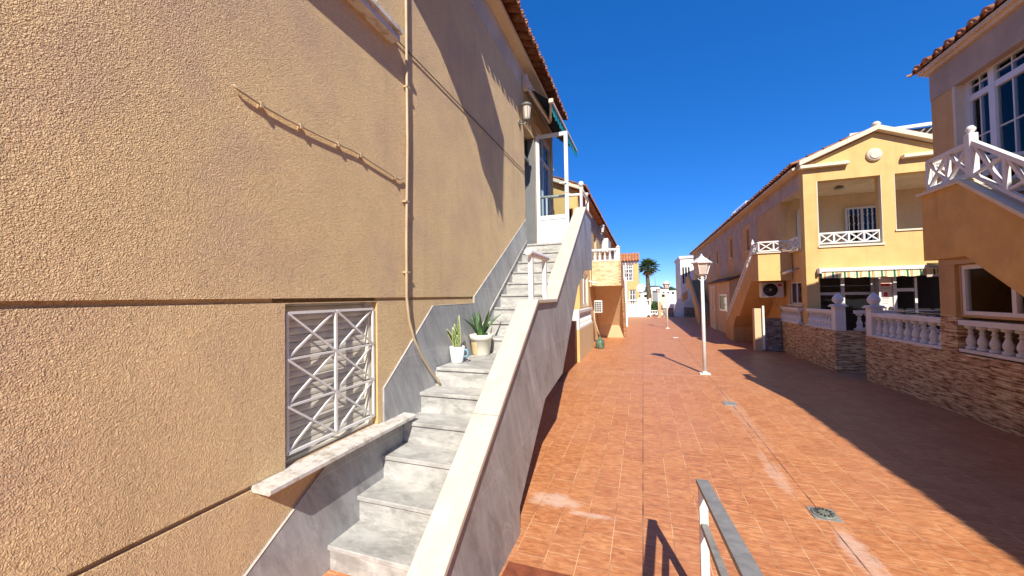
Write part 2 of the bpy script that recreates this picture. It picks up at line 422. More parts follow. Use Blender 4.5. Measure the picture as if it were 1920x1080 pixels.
BAL = [(.055,0),(.055,.05),(.04,.055),(.036,.075),(.045,.09),(.05,.12),(.048,.16),(.036,.2),(.026,.24),(.024,.265),(.035,.27),(.036,.285),(.025,.29),(.024,.33),(.036,.345),(.055,.35),(.055,.4)]
def balustrade(label, path0, path1, z0, z1, n, group=None, rail_w=.15, posts=(), skip=None, sq=True, name='balustrade'):
    """white turned balusters between a bottom and a top rail from path0 to path1 (x,y)"""
    p0 = Vector((*path0, z0)); p1 = Vector((*path1, z0))
    t = thing(name, label, 'balustrade', p0, group)
    up = Vector((0, 0, 1))
    MB().bar(p0+up*.02, p1+up*.02, rail_w, .04).build('bottom_rail', M['white'], t)
    MB().bar(p0+up*(z1-z0-.035), p1+up*(z1-z0-.035), rail_w, .07).build('top_rail', M['white'], t)
    h = z1-z0-.11; first = None
    for i in range(n):
        q = p0+(p1-p0)*((i+.5)/n)
        if first is None:
            b = MB()
            b.lathe([(r, z/.4*h) for r, z in BAL], (q.x, q.y, z0+.04), 12)
            first = b.build('baluster', M['white'], t); fq = q
        else:
            dup(first, q-fq)
    return t
def cross_rail(t, a, b, zb, zt, n, w=.03, mat='white', zb2=None, zt2=None, nm='railing_panel'):
    """railing of X panels from a to b (x,y); bottoms zb(->zb2), tops zt(->zt2); each panel a part"""
    zb2 = zb if zb2 is None else zb2; zt2 = zt if zt2 is None else zt2
    A = Vector(a); B = Vector(b)
    for i in range(n):
        m = MB()
        def pt(f, top): q = A+(B-A)*f; return Vector((q.x, q.y, (zt+(zt2-zt)*f) if top else (zb+(zb2-zb)*f)))
        f0, f1 = i/n, (i+1)/n
        m.bar(pt(f0, 1), pt(f1, 1), w*1.5, w*1.3); m.bar(pt(f0, 0), pt(f1, 0), w*1.2, w)
        m.bar(pt(f0, 0), pt(f0, 1), w*1.15)
        if i == n-1: m.bar(pt(f1, 0), pt(f1, 1), w*1.15)
        m.bar(pt(f0, 0), pt(f1, 1), w*.9, w*.8); m.bar(pt(f0, 1), pt(f1, 0), w*.85, w*.9)
        m.build(nm, M[mat], t)
def window_unit(parent, axis, c, u0, u1, v0, v1, cols, rows=None, fw=.05, depth=.05, mat='alu', glass='darkglass', muntin=0, out=1, name='window'):
    """framed window at plane c (axis x: u=y). cols = list of relative mullion positions; rows = z of transoms"""
    def bx(mb, a, b, p, q, d0, d1):
        if axis == 'x': mb.box(c+d0, c+d1, a, b, p, q)
        else: mb.box(a, b, c+d0, c+d1, p, q)
    m = MB(); h = depth/2
    bx(m, u0, u0+fw, v0, v1, -h, h); bx(m, u1-fw, u1, v0, v1, -h, h); bx(m, u0+fw, u1-fw, v0, v0+fw, -h, h); bx(m, u0+fw, u1-fw, v1-fw, v1, -h, h)
    for cx in cols:
        x = u0+(u1-u0)*cx; bx(m, x-fw*.55, x+fw*.55, v0+fw, v1-fw, -h*.9, h*.9)
    for z in rows or []: bx(m, u0+fw, u1-fw, z-fw*.5, z+fw*.5, -h*.8, h*.8)
    f = m.build(name, M[mat], parent)
    g = MB(); bx(g, u0+fw*.6, u1-fw*.6, v0+fw*.6, v1-fw*.6, -.006, .0); g.build('pane', M[glass], f)
    if muntin:
        mm = MB(); xs = [u0]+[u0+(u1-u0)*q for q in cols]+[u1]; zs = [v0]+list(rows or [])+[v1]
        for i in range(len(xs)-1):
            for j in range(len(zs)-1):
                x = (xs[i]+xs[i+1])/2; bx(mm, x-muntin/2, x+muntin/2, zs[j], zs[j+1], -.012, .012)
                for k in range(1, 2 if zs[j+1]-zs[j] < .9 else 3):
                    z = zs[j]+(zs[j+1]-zs[j])*k/(2 if zs[j+1]-zs[j] < .9 else 3); bx(mm, xs[i], xs[i+1], z-muntin/2, z+muntin/2, -.0105, .0105)
        mm.build('glazing_bars', M[mat], f)
    return f
def side_sheet(parent, name, mat, pts_front, thick):
    pass

# ================================================================== LEFT HOUSE (near)
X = -1.9
H = thing('house', 'near ochre house with rough render filling the left of the view', 'house', (X-.5, 2, 0))
win = (1.56, 2.332, .745, 1.665); door = (6.2, 6.9, 2.56, 4.72); glz = (6.98, 8.26, 3.3, 5.05); upw = (-1.2, 2.36, 3.87, 5.1)
gr = .013
m = MB()
m.panel('x', X-.3, X, [-4, 6.2, 8.45], [1.683+gr, 5.3], [door, glz, upw, (6.2, 8.45, 1.6, 2.5)])
m.panel('x', X-.3, X, [-4, 4.05], [.735+gr, 1.683-gr], [win])
m.panel('x', X-.3, X, [4.05, 8.45], [0, 1.683+gr])
m.panel('x', X-.3, X, [-4, 4.05], [-.2, .735-gr])
m.panel('x', X-.3, X-.022, [-4, 1.50], [.735-gr, .735+gr]); m.panel('x', X-.3, X-.022, [-4, 1.5], [1.683-gr, 1.683+gr]); m.panel('x', X-.3, X-.022, [2.34, 4.05], [1.683-gr, 1.683+gr])
m.panel('x', X-.3, X-.022, [1.50, 2.45], [.66, .735+gr]); m.panel('x', X-.3, X-.06, [1.5, 2.34], [1.665, 1.683+gr])
m.build('wall', M['stucco'], H)
m = MB(); m.box(X-6, X-.302, 8.15, 8.44, 0, 5.6); m.box(X-6, X-.302, -4, -3.7, 0, 5.6); m.box(X-6, X-.305, -3.7, 8.14, 2.3, 2.5)
m.build('side_wall', M['yellow'], H)
m = MB(); m.box(X-.3, X+.006, -4, 8.45, 5.302, 5.69); m.build('frieze', M['frieze'], H)
m = MB(); m.box(X-.35, -1.735, -4, 8.6, 5.692, 5.755); m.build('soffit', M['soffit'], H)
m = MB(); tile_roof(m, (-1.575, -4, 5.75), (-1.575, 8.62, 5.75), (-.94, 0, .34), 7); m.build('roof', M['tile'], H)
m = MB(); m.prism([(-1.74, 5.757), (-4.7, 6.83), (-4.7, 5.76)], 'y', -3.99, 8.59); m.build('roof_deck', M['soffit'], H)
# lower window: shutter, frame, grille
m = MB(); z = win[2]; prof = []
while z < win[3]-.001:
    prof += [(X-.082, z), (X-.075, z+.004), (X-.073, z+.022), (X-.076, z+.0405), (X-.082, z+.0425)]; z += .043
rows = [[(x, win[0]-.0, zz) for x, zz in prof], [(x, win[1]+.0, zz) for x, zz in prof]]
m.grid(rows, False); sh = m.build('shutter', M['slat'], H)
m = MB(); m.box(X-.085, X-.045, win[0], win[0]+.03, win[2], win[3]); m.box(X-.085, X-.04, win[1]-.055, win[1], win[2], win[3]); m.box(X-.085, X-.05, win[0]+.03, win[1]-.055, win[2], win[2]+.025)
m.build('window_frame', M['slat'], H)
m = MB(); m.box(X-.3, X-.003, win[1]-.0015, win[1]+.004, win[2]+.003, win[3]-.01); m.build('painted_reveal', M['yellow'], H)
m = MB(); gx = X-.018; ya, yb, za, zb = 1.585, 2.305, .815, 1.612; ym = (ya+yb)/2
for a, b in (((ya, za), (yb, za)), ((ya, zb), (yb, zb)), ((ya, za), (ya, zb)), ((yb, za), (yb, zb)), ((ym, za), (ym, zb))):
    m.bar((gx, *a), (gx, *b), .016, .016)
hs = [za+(zb-za)*k/3 for k in range(4)]
for k in (1, 2): m.bar((gx, ya, hs[k]), (gx, yb, hs[k]), 0.0115, 0.0115)
for k in range(3):
    for y0, y1 in ((ya, ym), (ym, yb)):
        m.bar((gx-.004, y0, hs[k]), (gx-.004, y1, hs[k+1]), 0.0115); m.bar((gx+.006, y0, hs[k+1]), (gx+.006, y1, hs[k]), 0.0115)
for z in (hs[1], hs[2]):
    m.bar((gx-.01, ya-.03, z), (gx, ya, z), 0.0115); m.bar((gx, yb, z), (gx-.01, yb+.03, z), 0.0115)
m.build('window_grille', M['white'], H)
def sloped_sill(y0, y1, za, zb, xo, th, x_in=X-.12):
    m = MB()
    c = .008
    prof = [(x_in, za-th), (xo-c, zb-th), (xo, zb-th+c), (xo, zb-c), (xo-c, zb), (x_in, za)]
    m.prism(prof, 'y', y0, y1); return m
sl = sloped_sill(1.375, 2.64, .748, .742, X+.125, .035); sl.build('window_sill', M['sill'], H)
# upper window
m = MB(); m.box(X-.12, X+.11, -1.4, 2.54, 3.835, 3.868); m.box(X-.10, X+.085, -1.4, 2.53, 3.775, 3.834); m.build('upper_window_sill', M['sill'], H)
m = MB(); m.box(X-.3, X-.002, 2.357, 2.3635, 3.869, 5.1); m.build('upper_painted_reveal', M['yellow'], H)
window_unit(H, 'x', X-.2, -1.2, 2.357, 3.87, 5.1, [.33, .66], fw=.06, glass='glass')
# cladding on the wall along the stair
clad = [(.9, 0), (.9, .06), (1.326, .326), (1.816, .64), (1.93, .708), (2.387, .708), (2.387, 1.003), (3.11, 1.614), (4.024, 1.618), (4.026, 1.693), (6.193, 3.03), (6.193, 2.3), (3.4, .4), (2.4, 0)]
m = MB(); m.prism(clad, 'x', X-.01, X+.014); m.build('stone_cladding', M['clad'], H)
m = MB(); trim = clad[1:5]; m.tube([(X+.014, *p) for p in trim], .003, 6)
m.tube([(X+.014, *p) for p in clad[6:11]], .003, 6); m.build('cladding_trim', M['cap'], H)
# door opening and inside
m = MB(); m.box(X-.29, X-.05, 6.205, 6.26, 2.56, 4.7); m.box(X-.20, X-.12, 6.26, 6.30, 2.56, 4.7); m.box(X-.2, X-.1, 6.3, 6.85, 4.25, 4.31); m.build('door_frame', M['greyalu'], H)
m = MB(); m.box(X-.29, X-.004, 6.862, 6.897, 2.56, 4.7); m.box(X-.12, X+.006, 6.84, 6.861, 2.6, 4.7); m.build('door_lining', M['greyalu'], H)
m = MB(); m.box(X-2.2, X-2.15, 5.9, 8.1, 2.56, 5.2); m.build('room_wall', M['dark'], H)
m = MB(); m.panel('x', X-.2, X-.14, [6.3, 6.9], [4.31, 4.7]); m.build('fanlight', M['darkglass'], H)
window_unit(H, 'x', X-.06, 6.98, 8.26, 3.3, 5.05, [.5], [4.55], fw=.055, depth=.08, glass='glass')
# open door leaf at y = 6.9
D = thing('open_door', 'white glazed door standing open at the top of the grey stair', 'door', (X+.01, 6.9, 2.63))
lx0, lx1, lz0, lz1 = X+.02, -1.26, 2.63, 4.78
m = MB(); fw = .07
m.box(lx0, lx0+fw, 6.875, 6.925, lz0, lz1, .004); m.box(lx1-fw, lx1, 6.875, 6.925, lz0, lz1, .004)
m.box(lx0+fw, lx1-fw, 6.88, 6.92, lz1-fw, lz1); m.box(lx0+fw, lx1-fw, 6.88, 6.92, 3.14, 3.22); m.box(lx0+fw, lx1-fw, 6.88, 6.92, lz0, lz0+fw)
m.build('leaf_frame', M['alu'], D)
m = MB(); m.box(lx0+fw, lx1-fw, 6.89, 6.91, lz0+fw, 3.14); m.build('door_panel', M['alu'], D)
m = MB(); m.box(lx0+fw, lx1-fw, 6.897, 6.903, 3.22, lz1-fw); m.build('glass_pane', M['clear'], D)
m = MB(); m.box(lx1-.055, lx1-.015, 6.865, 6.875, 3.62, 3.84); m.bar((lx1-.035, 6.85, 3.80), (lx1-.16, 6.85, 3.80), .02); m.bar((lx1-.035, 6.875, 3.80), (lx1-.035, 6.845, 3.80), .02); m.build('door_handle', M['white'], D)

# ---------------------------------------------------------------- near staircase
S = thing('staircase', 'outdoor stair of pale grey stone steps against the ochre house', 'staircase', (-1.4, 1.9, 0))
xi = -1.0; xo = -.85
nos = [(1.838+.2575*k, .158+.174*k) for k in range(5)]+[(3.118, 1.028)]+[(4.10+.2584*k, 1.2025+.174*k) for k in range(9)]
for k, (y, z) in enumerate(nos):
    yn = nos[k+1][0] if k+1 < len(nos) else 7.0
    zp = nos[k-1][1] if k else 0
    st = MB(); st.box(X+.015, xi+.02, y+.018, yn+.016, zp-.05, z-.032)
    sp = st.build('step', M['tread'], S)
    tr = MB(); tr.box(X+.004 if k < 5 else X+.03, xi+.02, y, yn+.03, z-.0305, z, .004); tr.build('tread', M['tread'], sp)
top_prof = [(1.15, .28), (3.061, 1.658), (3.80, 1.658), (6.09, 3.13), (6.90, 3.13)]
bot_prof = [(6.90, 2.15), (5.99, 2.105), (5.27, 1.80), (4.11, .83), (3.33, .75), (2.55, .19), (2.55, -.02), (1.15, -.02)]
m = MB(); m.prism([(y, z-.035) for y, z in top_prof]+bot_prof, 'x', xi+.012, xo-.012); m.build('parapet', M['clad'], S)
m = MB(); m.prism([(1.9, -.02), (2.12, .02), (3.2, .72), (4.1, 1.0), (6.2, 2.45), (6.9, 2.5)]+bot_prof[:7], 'x', X-.0+.001, xi+.011); m.build('stair_slab', M['beige'], S)
def coping(p, q, n0=.0, n1=.0):
    m = MB(); a = Vector((0, p[0], p[1])); b = Vector((0, q[0], q[1])); d = (b-a).normalized()
    a = a-d*n0; b = b+d*n1
    u = Vector((0, -d.z, d.y)); th = .034; c = .005
    sec = [(xi-.012+c, -th), (xo+.012-c, -th), (xo+.012, -th+c), (xo+.012, -c), (xo+.012-c, 0), (xi-.012+c, 0), (xi-.012, -c), (xi-.012, -th+c)]
    rows = [[Vector((x, 0, 0))+e+u*h for x, h in sec] for e in (a, b)]
    m.grid(rows, False, True); m.face(rows[0][::-1]); m.face(rows[1]); return m
for p, q, a, b, n_ in zip(top_prof, top_prof[1:], (0, .006, 0.0, .004), (-.004, -.014, -.004, 0), (2, 1, 3, 1)):
    for k in range(n_):
        pk, qk = [(p[0]+(q[0]-p[0])*f, p[1]+(q[1]-p[1])*f) for f in (k/n_, (k+1)/n_)]
        coping(pk, qk, a if k == 0 else -.0015, b if k == n_-1 else -.0015).build('coping', M['cap'], S)
m = MB(); m.tube([(X+.034, 4.13, 1.30), (X+.034, 6.15, 2.66)], .006, 6); m.build('step_edge_trim', M['cap'], S)
m = MB(); m.box(X+.02, -1.0, 6.9, 7.15, 2.3, 2.594); m.build('landing', M['tread'], S)

# handrail on level parapet
t = thing('handrail', 'short white handrail on two posts midway up the grey stair parapet', 'handrail', (-.92, 3.42, 1.66))
m = MB(); m.box(-.955, -.915, 3.17, 3.21, 1.658, 2.06); m.build('post', M['white'], t)
m = MB(); m.box(-.955, -.915, 3.66, 3.70, 1.658, 2.06); m.build('post', M['white'], t)
m = MB(); m.tube([(-.935, 3.10, 2.075), (-.935, 3.14, 2.075), (-.935, 3.74, 2.075), (-.935, 3.78, 2.075)], [.03, .033, .033, .03], 14); m.build('rail', M['white'], t)
# landing railing at top
t = thing('landing_railing', 'white tube railing round the top landing beside the open door', 'railing', (-.95, 6.6, 3.13))
m = MB(); m.box(-.945, -.905, 6.18, 6.22, 3.13, 3.49); m.lathe([(.0, 0), (.03, .01), (.045, .04), (.045, .06), (.03, .09), (.0, .1)], (-.925, 6.2, 3.49), 12); m.build('ball_post', M['white'], t)
m = MB(); m.tube([(-.925, 6.22, 3.46), (-.925, 7.0, 3.46)], .025, 10); m.tube([(-.925, 6.98, 3.46), (-.925, 6.98, 2.6)], .02, 10); m.build('side_rail', M['white'], t)
m = MB(); m.tube([(-1.88, 7.08, 3.63), (-.925, 7.08, 3.60)], .028, 10); m.build('cross_rail', M['white'], t)
m = MB(); m.tube([(-1.73, 7.08, 3.62), (-1.73, 7.08, 2.59)], .02, 10); m.build('rail_post', M['white'], t)
m = MB(); m.tube([(-.96, 7.08, 3.60), (-.96, 7.08, 2.59)], .02, 10); m.build('rail_post', M['white'], t)

# conduit, cables
m = MB(); m.tube([(X+.028, 2.70, 5.7), (X+.028, 2.70, 3.0), (X+.028, 2.672, 2.2), (X+.03, 2.664, 1.70), (X+.035, 2.69, 1.5), (X+.04, 2.75, 1.34), (X+.045, 2.86, 1.17), (X+.05, 3.0, 1.01), (X+.06, 3.1, .91), (X+.07, 3.13, .862)], .0115, 10)
o = m.build('conduit_pipe', M['plastic']); tag(o, 'cream plastic conduit running down the ochre wall and curving onto the stair', 'pipe')
for z in (4.6, 3.5, 2.5, 1.9): MB().box(X+.001, X+.042, 2.655+(.03 if z > 3 else .0), 2.70+(.03 if z > 3 else .0), z, z+.014).build('clip', M['plastic'], o)
pts = [(1.268, 2.755), (1.29, 2.742), (1.41, 2.722), (1.55, 2.713), (1.652, 2.712), (1.80, 2.712), (1.94, 2.716), (2.06, 2.722), (2.15, 2.718), (2.3, 2.70), (2.457, 2.685), (2.54, 2.672), (2.60, 2.675), (2.655, 2.705)]
m = MB(); m.tube([(X+.016+(.012 if 1.3 < y < 1.36 else 0), y, z) for y, z in pts], .0065, 8)
o = m.build('wall_cable', M['plastic']); tag(o, 'thin cream cable clipped sideways across the rough wall to the conduit', 'cable')
for y, z in (pts[2], pts[4], pts[6], pts[8], pts[11]): MB().box(X, X+.026, y-.008, y+.008, z-.016, z+.012).build('clip', M['plastic'], o)
m = MB(); m.tube([(X+.012, 2.56, 3.85), (X+.012, 6.2, 3.856)], .005, 6)  # shadow of a cable, drawn as a thin dark tube on the wall
tag(m.build('cable_shadow_line', M['cableshadow']), 'shadow line of a cable modelled as a dark tube along the wall from the upper sill to the door', 'cable')
# wall lantern
t = thing('wall_lantern', 'grey metal wall lantern on a scrolled bracket left of the open door', 'lamp', (X, 5.95, 4.6))
m = MB(); m.lathe([(.06, 0), (.06, .012), (.05, .02)], (0, 0, 0), 12); 
m.v = [(X+z, 5.93+a, 4.62+b) for a, b, z in m.v]; m.build('back_plate', M['lampmetal'], t)
m = MB(); m.tube([(X, 5.93, 4.60), (X+.09, 5.95, 4.585), (X+.13, 5.96, 4.64), (X+.13, 5.96, 4.68)], .012, 8); m.build('bracket', M['lampmetal'], t)
m = MB(); m.lathe([(.045, 0), (.05, .02), (.072, .20), (.07, .205)], (X+.13, 5.96, 4.68), 10, False); m.build('lamp_glass', M['lampglass'], t)
m = MB(); m.lathe([(.085, 0), (.09, .03), (.06, .055), (.02, .075), (.0, .09)], (X+.13, 5.96, 4.885), 14); m.lathe([(.05, -.03), (.055, 0)], (X+.13, 5.96, 4.68), 12)
for k in range(6):
    a = k*math.pi/3; m.bar((X+.13+.05*math.cos(a), 5.96+.05*math.sin(a), 4.68), (X+.13+.075*math.cos(a), 5.96+.075*math.sin(a), 4.89), .008)
m.build('lamp_cap', M['lampmetal'], t)
# folding arm awning over the glazed landing
t = thing('awning', 'dark teal folding arm awning under the eave above the open door', 'awning', (X, 6.15, 5.4))
m = MB(); m.box(X+.007, X+.10, 6.12, 6.2, 5.28, 5.56, .01); m.lathe([(.05, -.05), (.05, .05)], (0, 0, 0), 12)
m.v = [v if i < 48 else (X+.10+v[0], 6.16+v[2], 5.36+v[1]) for i, v in enumerate(m.v)]
m.build('bracket', M['beigebar'], t)
m = MB(); m.tube([(X+.06, 6.2, 5.50), (X+.06, 8.5, 5.50)], .04, 12); m.build('roller', M['beigebar'], t)
m = MB(); m.bar((X+.12, 6.16, 5.30), (-1.60, 6.95, 5.02), .045, .05); m.bar((-1.59, 6.95, 5.06), (-1.42, 6.26, 5.02), .04, .045); m.build('folding_arm', M['beigebar'], t)
m = MB()
rows = [[Vector((X+.03+(-1.40-X-.03)*f, y, 5.44+(5.05-5.44)*f-.03*math.sin(f*3.1))) for f in (0, .25, .5, .75, 1)] for y in (6.22, 7.0, 7.8, 8.45)]
m.grid(rows); m.grid([[p-Vector((0, 0, .004)) for p in r] for r in rows]); m.build('fabric', M['teal'], t)
m = MB(); m.bar((-1.40, 6.2, 5.02), (-1.36, 8.5, 5.0), .055, .05); m.build('front_bar', M['beigebar'], t)
m = MB(); m.box(-1.44, -1.36, 6.16, 6.2, 4.985, 5.06, .008); m.build('end_cap', M['cream'], t)
m = MB(); top = []; bot = []
for i in range(70):
    y = 6.22+i*.0325; w = .012*math.sin(i*1.3); top.append((-1.395+.0007*i, y, 5.0)); bot.append((-1.395+w+.0007*i, y, 4.86-.03*abs(math.sin(i*.9))-.012*random.random()))
m.grid([top, bot], False); m.build('valance', M['tealtrim'], t)
# unseen awning-like sheet, added and shaped to cast the long shadow on the wall
t = thing('shadow_caster', 'unseen dark sheet added outside the upper left window, shaped to cast a long wall shadow', 'awning', (X, 2.6, 4.6))
cast = [(2.5, 4.75, .04), (2.85, 4.39, .08), (3.08, 4.38, .14), (4.2, 3.6, .45), (4.37, 3.31, .5), (4.80, 3.02, .64), (4.9, 2.80, .67), (4.94, 2.98, .68), (5.08, 2.76, .70), (5.12, 3.28, .70), (5.2, 4.04, .62), (4.42, 4.8, .38), (4.15, 5.05, .24), (3.2, 5.3, .06)]
pts = [Vector((X+p, y-3.215*p, z+2.825*p)) for y, z, p in cast]
m = MB(); cen = sum(pts, Vector())/len(pts)
for i in range(len(pts)): m.face([cen, pts[i], pts[(i+1) % len(pts)]])
m.build('fabric', M['teal'], t)
m = MB(); m.tube([(X, 2.62, 5.15), (X+.7, 2.86, 5.2)], .018, 8); m.build('awning_arm', M['beigebar'], t)  # arm made up to go with the unseen sheet

# plants on the stair landing
def leaf_blade(mb, base, ang, lean, h, w, curl=.0, n=7, thick=.006, twist=0):
    """tapering upright leaf with a folded midrib"""
    b = Vector(base); d = Vector((math.cos(ang), math.sin(ang), 0)); s_ = Vector((-math.sin(ang+twist), math.cos(ang+twist), 0)); rows = []
    for i in range(n):
        f = i/(n-1); p = b+d*(lean*h*(f**1.5+curl*f*f))+Vector((0, 0, h*(f-.25*max(0, lean-.4)*f*f)))
        ww = w*(.62+.9*f*(1-f)*1.6)*(1-f**3)+.0006
        nn = d*(-.3*ww)
        rows.append([p-s_*ww-nn*.0, p+nn, p+s_*ww, p+nn-d*thick*(1-f)])
    mb.grid(rows, True, True); return rows
px, py, pz = -1.79, 3.40, 1.0285
t = thing('potted_snake_plant', 'banded snake plant in a small white mug pot on the stair landing', 'potted plant', (px, py, pz))
m = MB(); m.lathe([(.0, .0), (.054, 0), (.06, .012), (.078, .165), (.072, .165), (.068, .14), (0, .138)], (px, py, pz), 22); m.build('pot', M['potwhite'], t)
m = MB(); m.tube([(px+.072, py+.02, pz+.13), (px+.098, py+.03, pz+.124), (px+.106, py+.032, pz+.09), (px+.092, py+.028, pz+.06), (px+.064, py+.02, pz+.06)], .012, 8); m.build('mug_handle', M['blue'], t)
m = MB(); m.lathe([(0, 0), (.068, .002), (.0, .012)], (px, py, pz+.139), 14); m.build('soil', M['soil'], t)
for a, le, h, w, tw in ((1.2, .05, .34, .054, -.35), (3.4, .55, .27, .032, 1.0), (2.6, .14, .25, .036, .3), (.2, .14, .17, .024, 1.), (5.3, .1, .14, .022, .2), (4.4, .2, .22, .028, .9)):
    m = MB(); rr = leaf_blade(m, (px+.015*math.cos(a), py+.015*math.sin(a), pz+.14), a, le, h, w, 0, 9, .005, tw); lf = m.build('leaf', M['snake'], t)
    m = MB(); m.tube([r[0] for r in rr], .0025, 5); m.tube([r[2] for r in rr], .0025, 5); m.build('leaf_edge', M['snakeedge'], lf)
px, py = -1.76, 3.93
t = thing('potted_aloe', 'large spiky aloe in a cream pot at the back of the stair landing', 'potted plant', (px, py, pz))
m = MB(); m.lathe([(0, 0), (.088, 0), (.095, .01), (.118, .175), (.128, .178), (.135, .235), (.126, .235), (.12, .2), (0, .198)], (px, py, pz), 24); m.build('pot', M['potcream'], t)
m = MB(); m.lathe([(.0995, .02), (.1145, .15), (.113, .155)], (px, py, pz), 24)
m.f = [f for i, f in enumerate(m.f[:48]) if 12 <= i % 24 < 18]; m.sm = [True]*len(m.f); m.v = [(px+(a-px)*1.012, py+(b-py)*1.012, c) for a, b, c in m.v]; m.build('paper_tag', M['cork'], t)
m = MB(); m.lathe([(0, 0), (.12, .0), (0, .02)], (px, py, pz+.2), 14); m.build('soil', M['soil'], t)
for k in range(13):
    a = k*2.4+.3; le = [.15, .4, .65, .9][k % 4]+random.uniform(-.08, .08); h = random.uniform(.30, .40)*(1 if le < .8 else .8)
    m = MB(); leaf_blade(m, (px+.04*math.cos(a), py+.04*math.sin(a), pz+.2), a, le, h, random.uniform(.018, .026), .2, 8, .014, .3); m.build('leaf', M['aloe'], t)

# foreground railing
t = thing('ramp_railing', 'grey square tube railing close to the camera at bottom right', 'railing', (.265, 2.2, 0))
q0 = Vector((.272, 2.2, .69)); dv = Vector((.0094, -1, .175)).normalized()
m = MB(); m.bar(q0-dv*.02, q0+dv*1.6, .058, .022); m.build('top_rail', M['iron'], t)
m = MB(); m.bar(q0+Vector((0, -.0, -.22)), q0+dv*1.6+Vector((0, 0, -.22)), .03, .03); m.build('lower_rail', M['iron'], t)
m = MB(); m.bar(q0-Vector((0, 0, .012)), (q0.x, q0.y, .0), .04, .04); m.build('post', M['white'], t)

# ================================================================== street lamps
def lamp(x, y, label, h=2.0):
    z0 = gz(y)
    t = thing('street_lamp', label, 'street lamp', (x, y, z0), 'white lamps along the street')
    m = MB(); m.box(x-.1, x+.1, y-.1, y+.1, z0, z0+.018); m.lathe([(.065, .018), (.045, .05), (.04, .06)], (x, y, z0), 14); m.build('base_plate', M['white'], t)
    m = MB(); m.lathe([(.041, .05), (.036, 1.2), (.032, 2.05)], (x, y, z0), 16); m.build('pole', M['white'], t)
    m = MB()
    for s_ in (-1, 1): m.tube([(x+s_*.03, y, z0+1.98), (x+s_*.075, y, z0+2.02), (x+s_*.08, y, z0+2.075), (x+s_*.05, y, z0+2.115)], .008, 6)
    m.lathe([(.05, 2.04), (.035, 2.06), (.07, 2.10), (.105, 2.118)], (x, y, z0), 6, False); m.build('lamp_neck', M['white'], t)
    m = MB(); m.lathe([(.095, 2.12), (.165, 2.345)], (x, y, z0), 6, False); m.build('lamp_glass', M['lampglass'], t)
    m = MB()
    for k in range(6):
        a = k*math.pi/3; m.bar((x+.1*math.cos(a), y+.1*math.sin(a), z0+2.115), (x+.17*math.cos(a), y+.17*math.sin(a), z0+2.35), .014)
    m.build('lamp_frame', M['white'], t)
    m = MB(); m.lathe([(.205, 2.345), (.21, 2.362), (.15, 2.405), (.10, 2.455), (.055, 2.475), (.05, 2.495), (.022, 2.51), (.02, 2.53), (.0, 2.56)], (x, y, z0), 6, False); m.build('lamp_roof', M['white'], t)
    return t
lamp(1.2, 8.85, 'nearest white street lamp on the tiled street, the largest one')
lamp(1.18, 21.2, 'middle street lamp, second of three white lamps in the row')
lamp(1.2, 33.2, 'farthest and smallest white street lamp by the palm')

# drains
t = thing('drain_grate', 'round slotted metal drain set in a square plate in the paving', 'drain', (1.25, 3.47, .004))
m = MB(); m.box(1.165, 1.335, 3.385, 3.555, -.02, .006); m.build('plate', M['iron'], t)
m = MB(); m.lathe([(.078, 0), (.078, .006), (.07, .010), (0, .011)], (1.25, 3.47, .006), 24); m.build('grate', M['lampmetal'], t)
m = MB()
for k in range(14):
    a = k*2*math.pi/14; c, s_ = math.cos(a), math.sin(a)
    m.bar((1.25+.035*c, 3.47+.035*s_, .0165), (1.25+.063*c, 3.47+.063*s_, .0165), .011, .003)
m.build('slots', M['blackplastic'], t)
for y, lab in ((6.5, 'plain grey square cover in the paving between the drain and the near lamp'), (16.5, 'pale square cover in the paving beyond the near lamp')):
    m = MB(); m.box(1.12, 1.30, y-.1, y+.1, gz(y)-.02, gz(y)+.007, .003); m.box(1.135, 1.285, y-.085, y+.085, gz(y), gz(y)+.010); tag(m.build('drain_cover', M['iron'] if y < 10 else M['whitewall']), lab, 'drain')

# ================================================================== RIGHT NEAR HOUSE
N = thing('house', 'near house on the right with large white window above a stone terrace', 'house', (4.5, 4, 0))
ww = (4.05, 6.62, 2.6, 4.47)   # upper glazing
m = MB()
m.panel('x', 4.0, 4.25, [-4, 7.05], [2.02, 4.40], [ww])
m.panel('x', 4.04, 4.3, [-4, 6.765], [1.315, 2.015], [(3.0, 6.73, 1.345, 2.0)])
m.box(4.0, 4.45, 6.77, 7.05, 1.335, 2.018)
m.box(4.26, 8.5, 6.80, 7.045, 0, 2.018); m.box(4.26, 8.5, 6.80, 7.045, 2.02, 4.85)
m.build('wall', M['tan'], N)
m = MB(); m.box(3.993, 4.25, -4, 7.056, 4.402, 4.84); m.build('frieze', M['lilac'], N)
m = MB(); m.box(3.995, 4.20, 6.616, 6.66, 2.6, 4.4); m.build('painted_reveal', M['cream'], N)
m = MB(); m.box(3.92, 4.5, -4, 7.16, 4.842, 4.90); m.box(3.955, 4.5, -4, 7.10, 4.79, 4.8415); m.build('soffit', M['soffit'], N)
m = MB(); tile_roof(m, (3.92, 7.25, 4.90), (3.92, -3.95, 4.90), (.95, 0, .31), 5); tile_roof(m, (7.5, -3.95, 4.905), (7.5, 7.25, 4.905), (-.95, 0, .31), 5); m.build('roof', M['tile'], N)
m = MB(); m.prism([(3.94, 4.902), (5.68, 5.47), (7.47, 4.902)], 'y', -4, 7.15); m.build('roof_deck', M['soffit'], N)
f = window_unit(N, 'x', 4.13, ww[0], ww[1], ww[2], ww[3], [.325, .655, .845], [4.17], fw=.075, depth=.08, glass='glass', muntin=.014)
m = MB()
rows = []
for zz in (2.62, 4.45): rows.append([(4.30+.02*math.sin(i*.9)+.006*math.sin(i*2.3), 4.1+i*.025, zz) for i in range(101)])
m.grid(rows, True); m.build('curtain', M['curtain'], N)
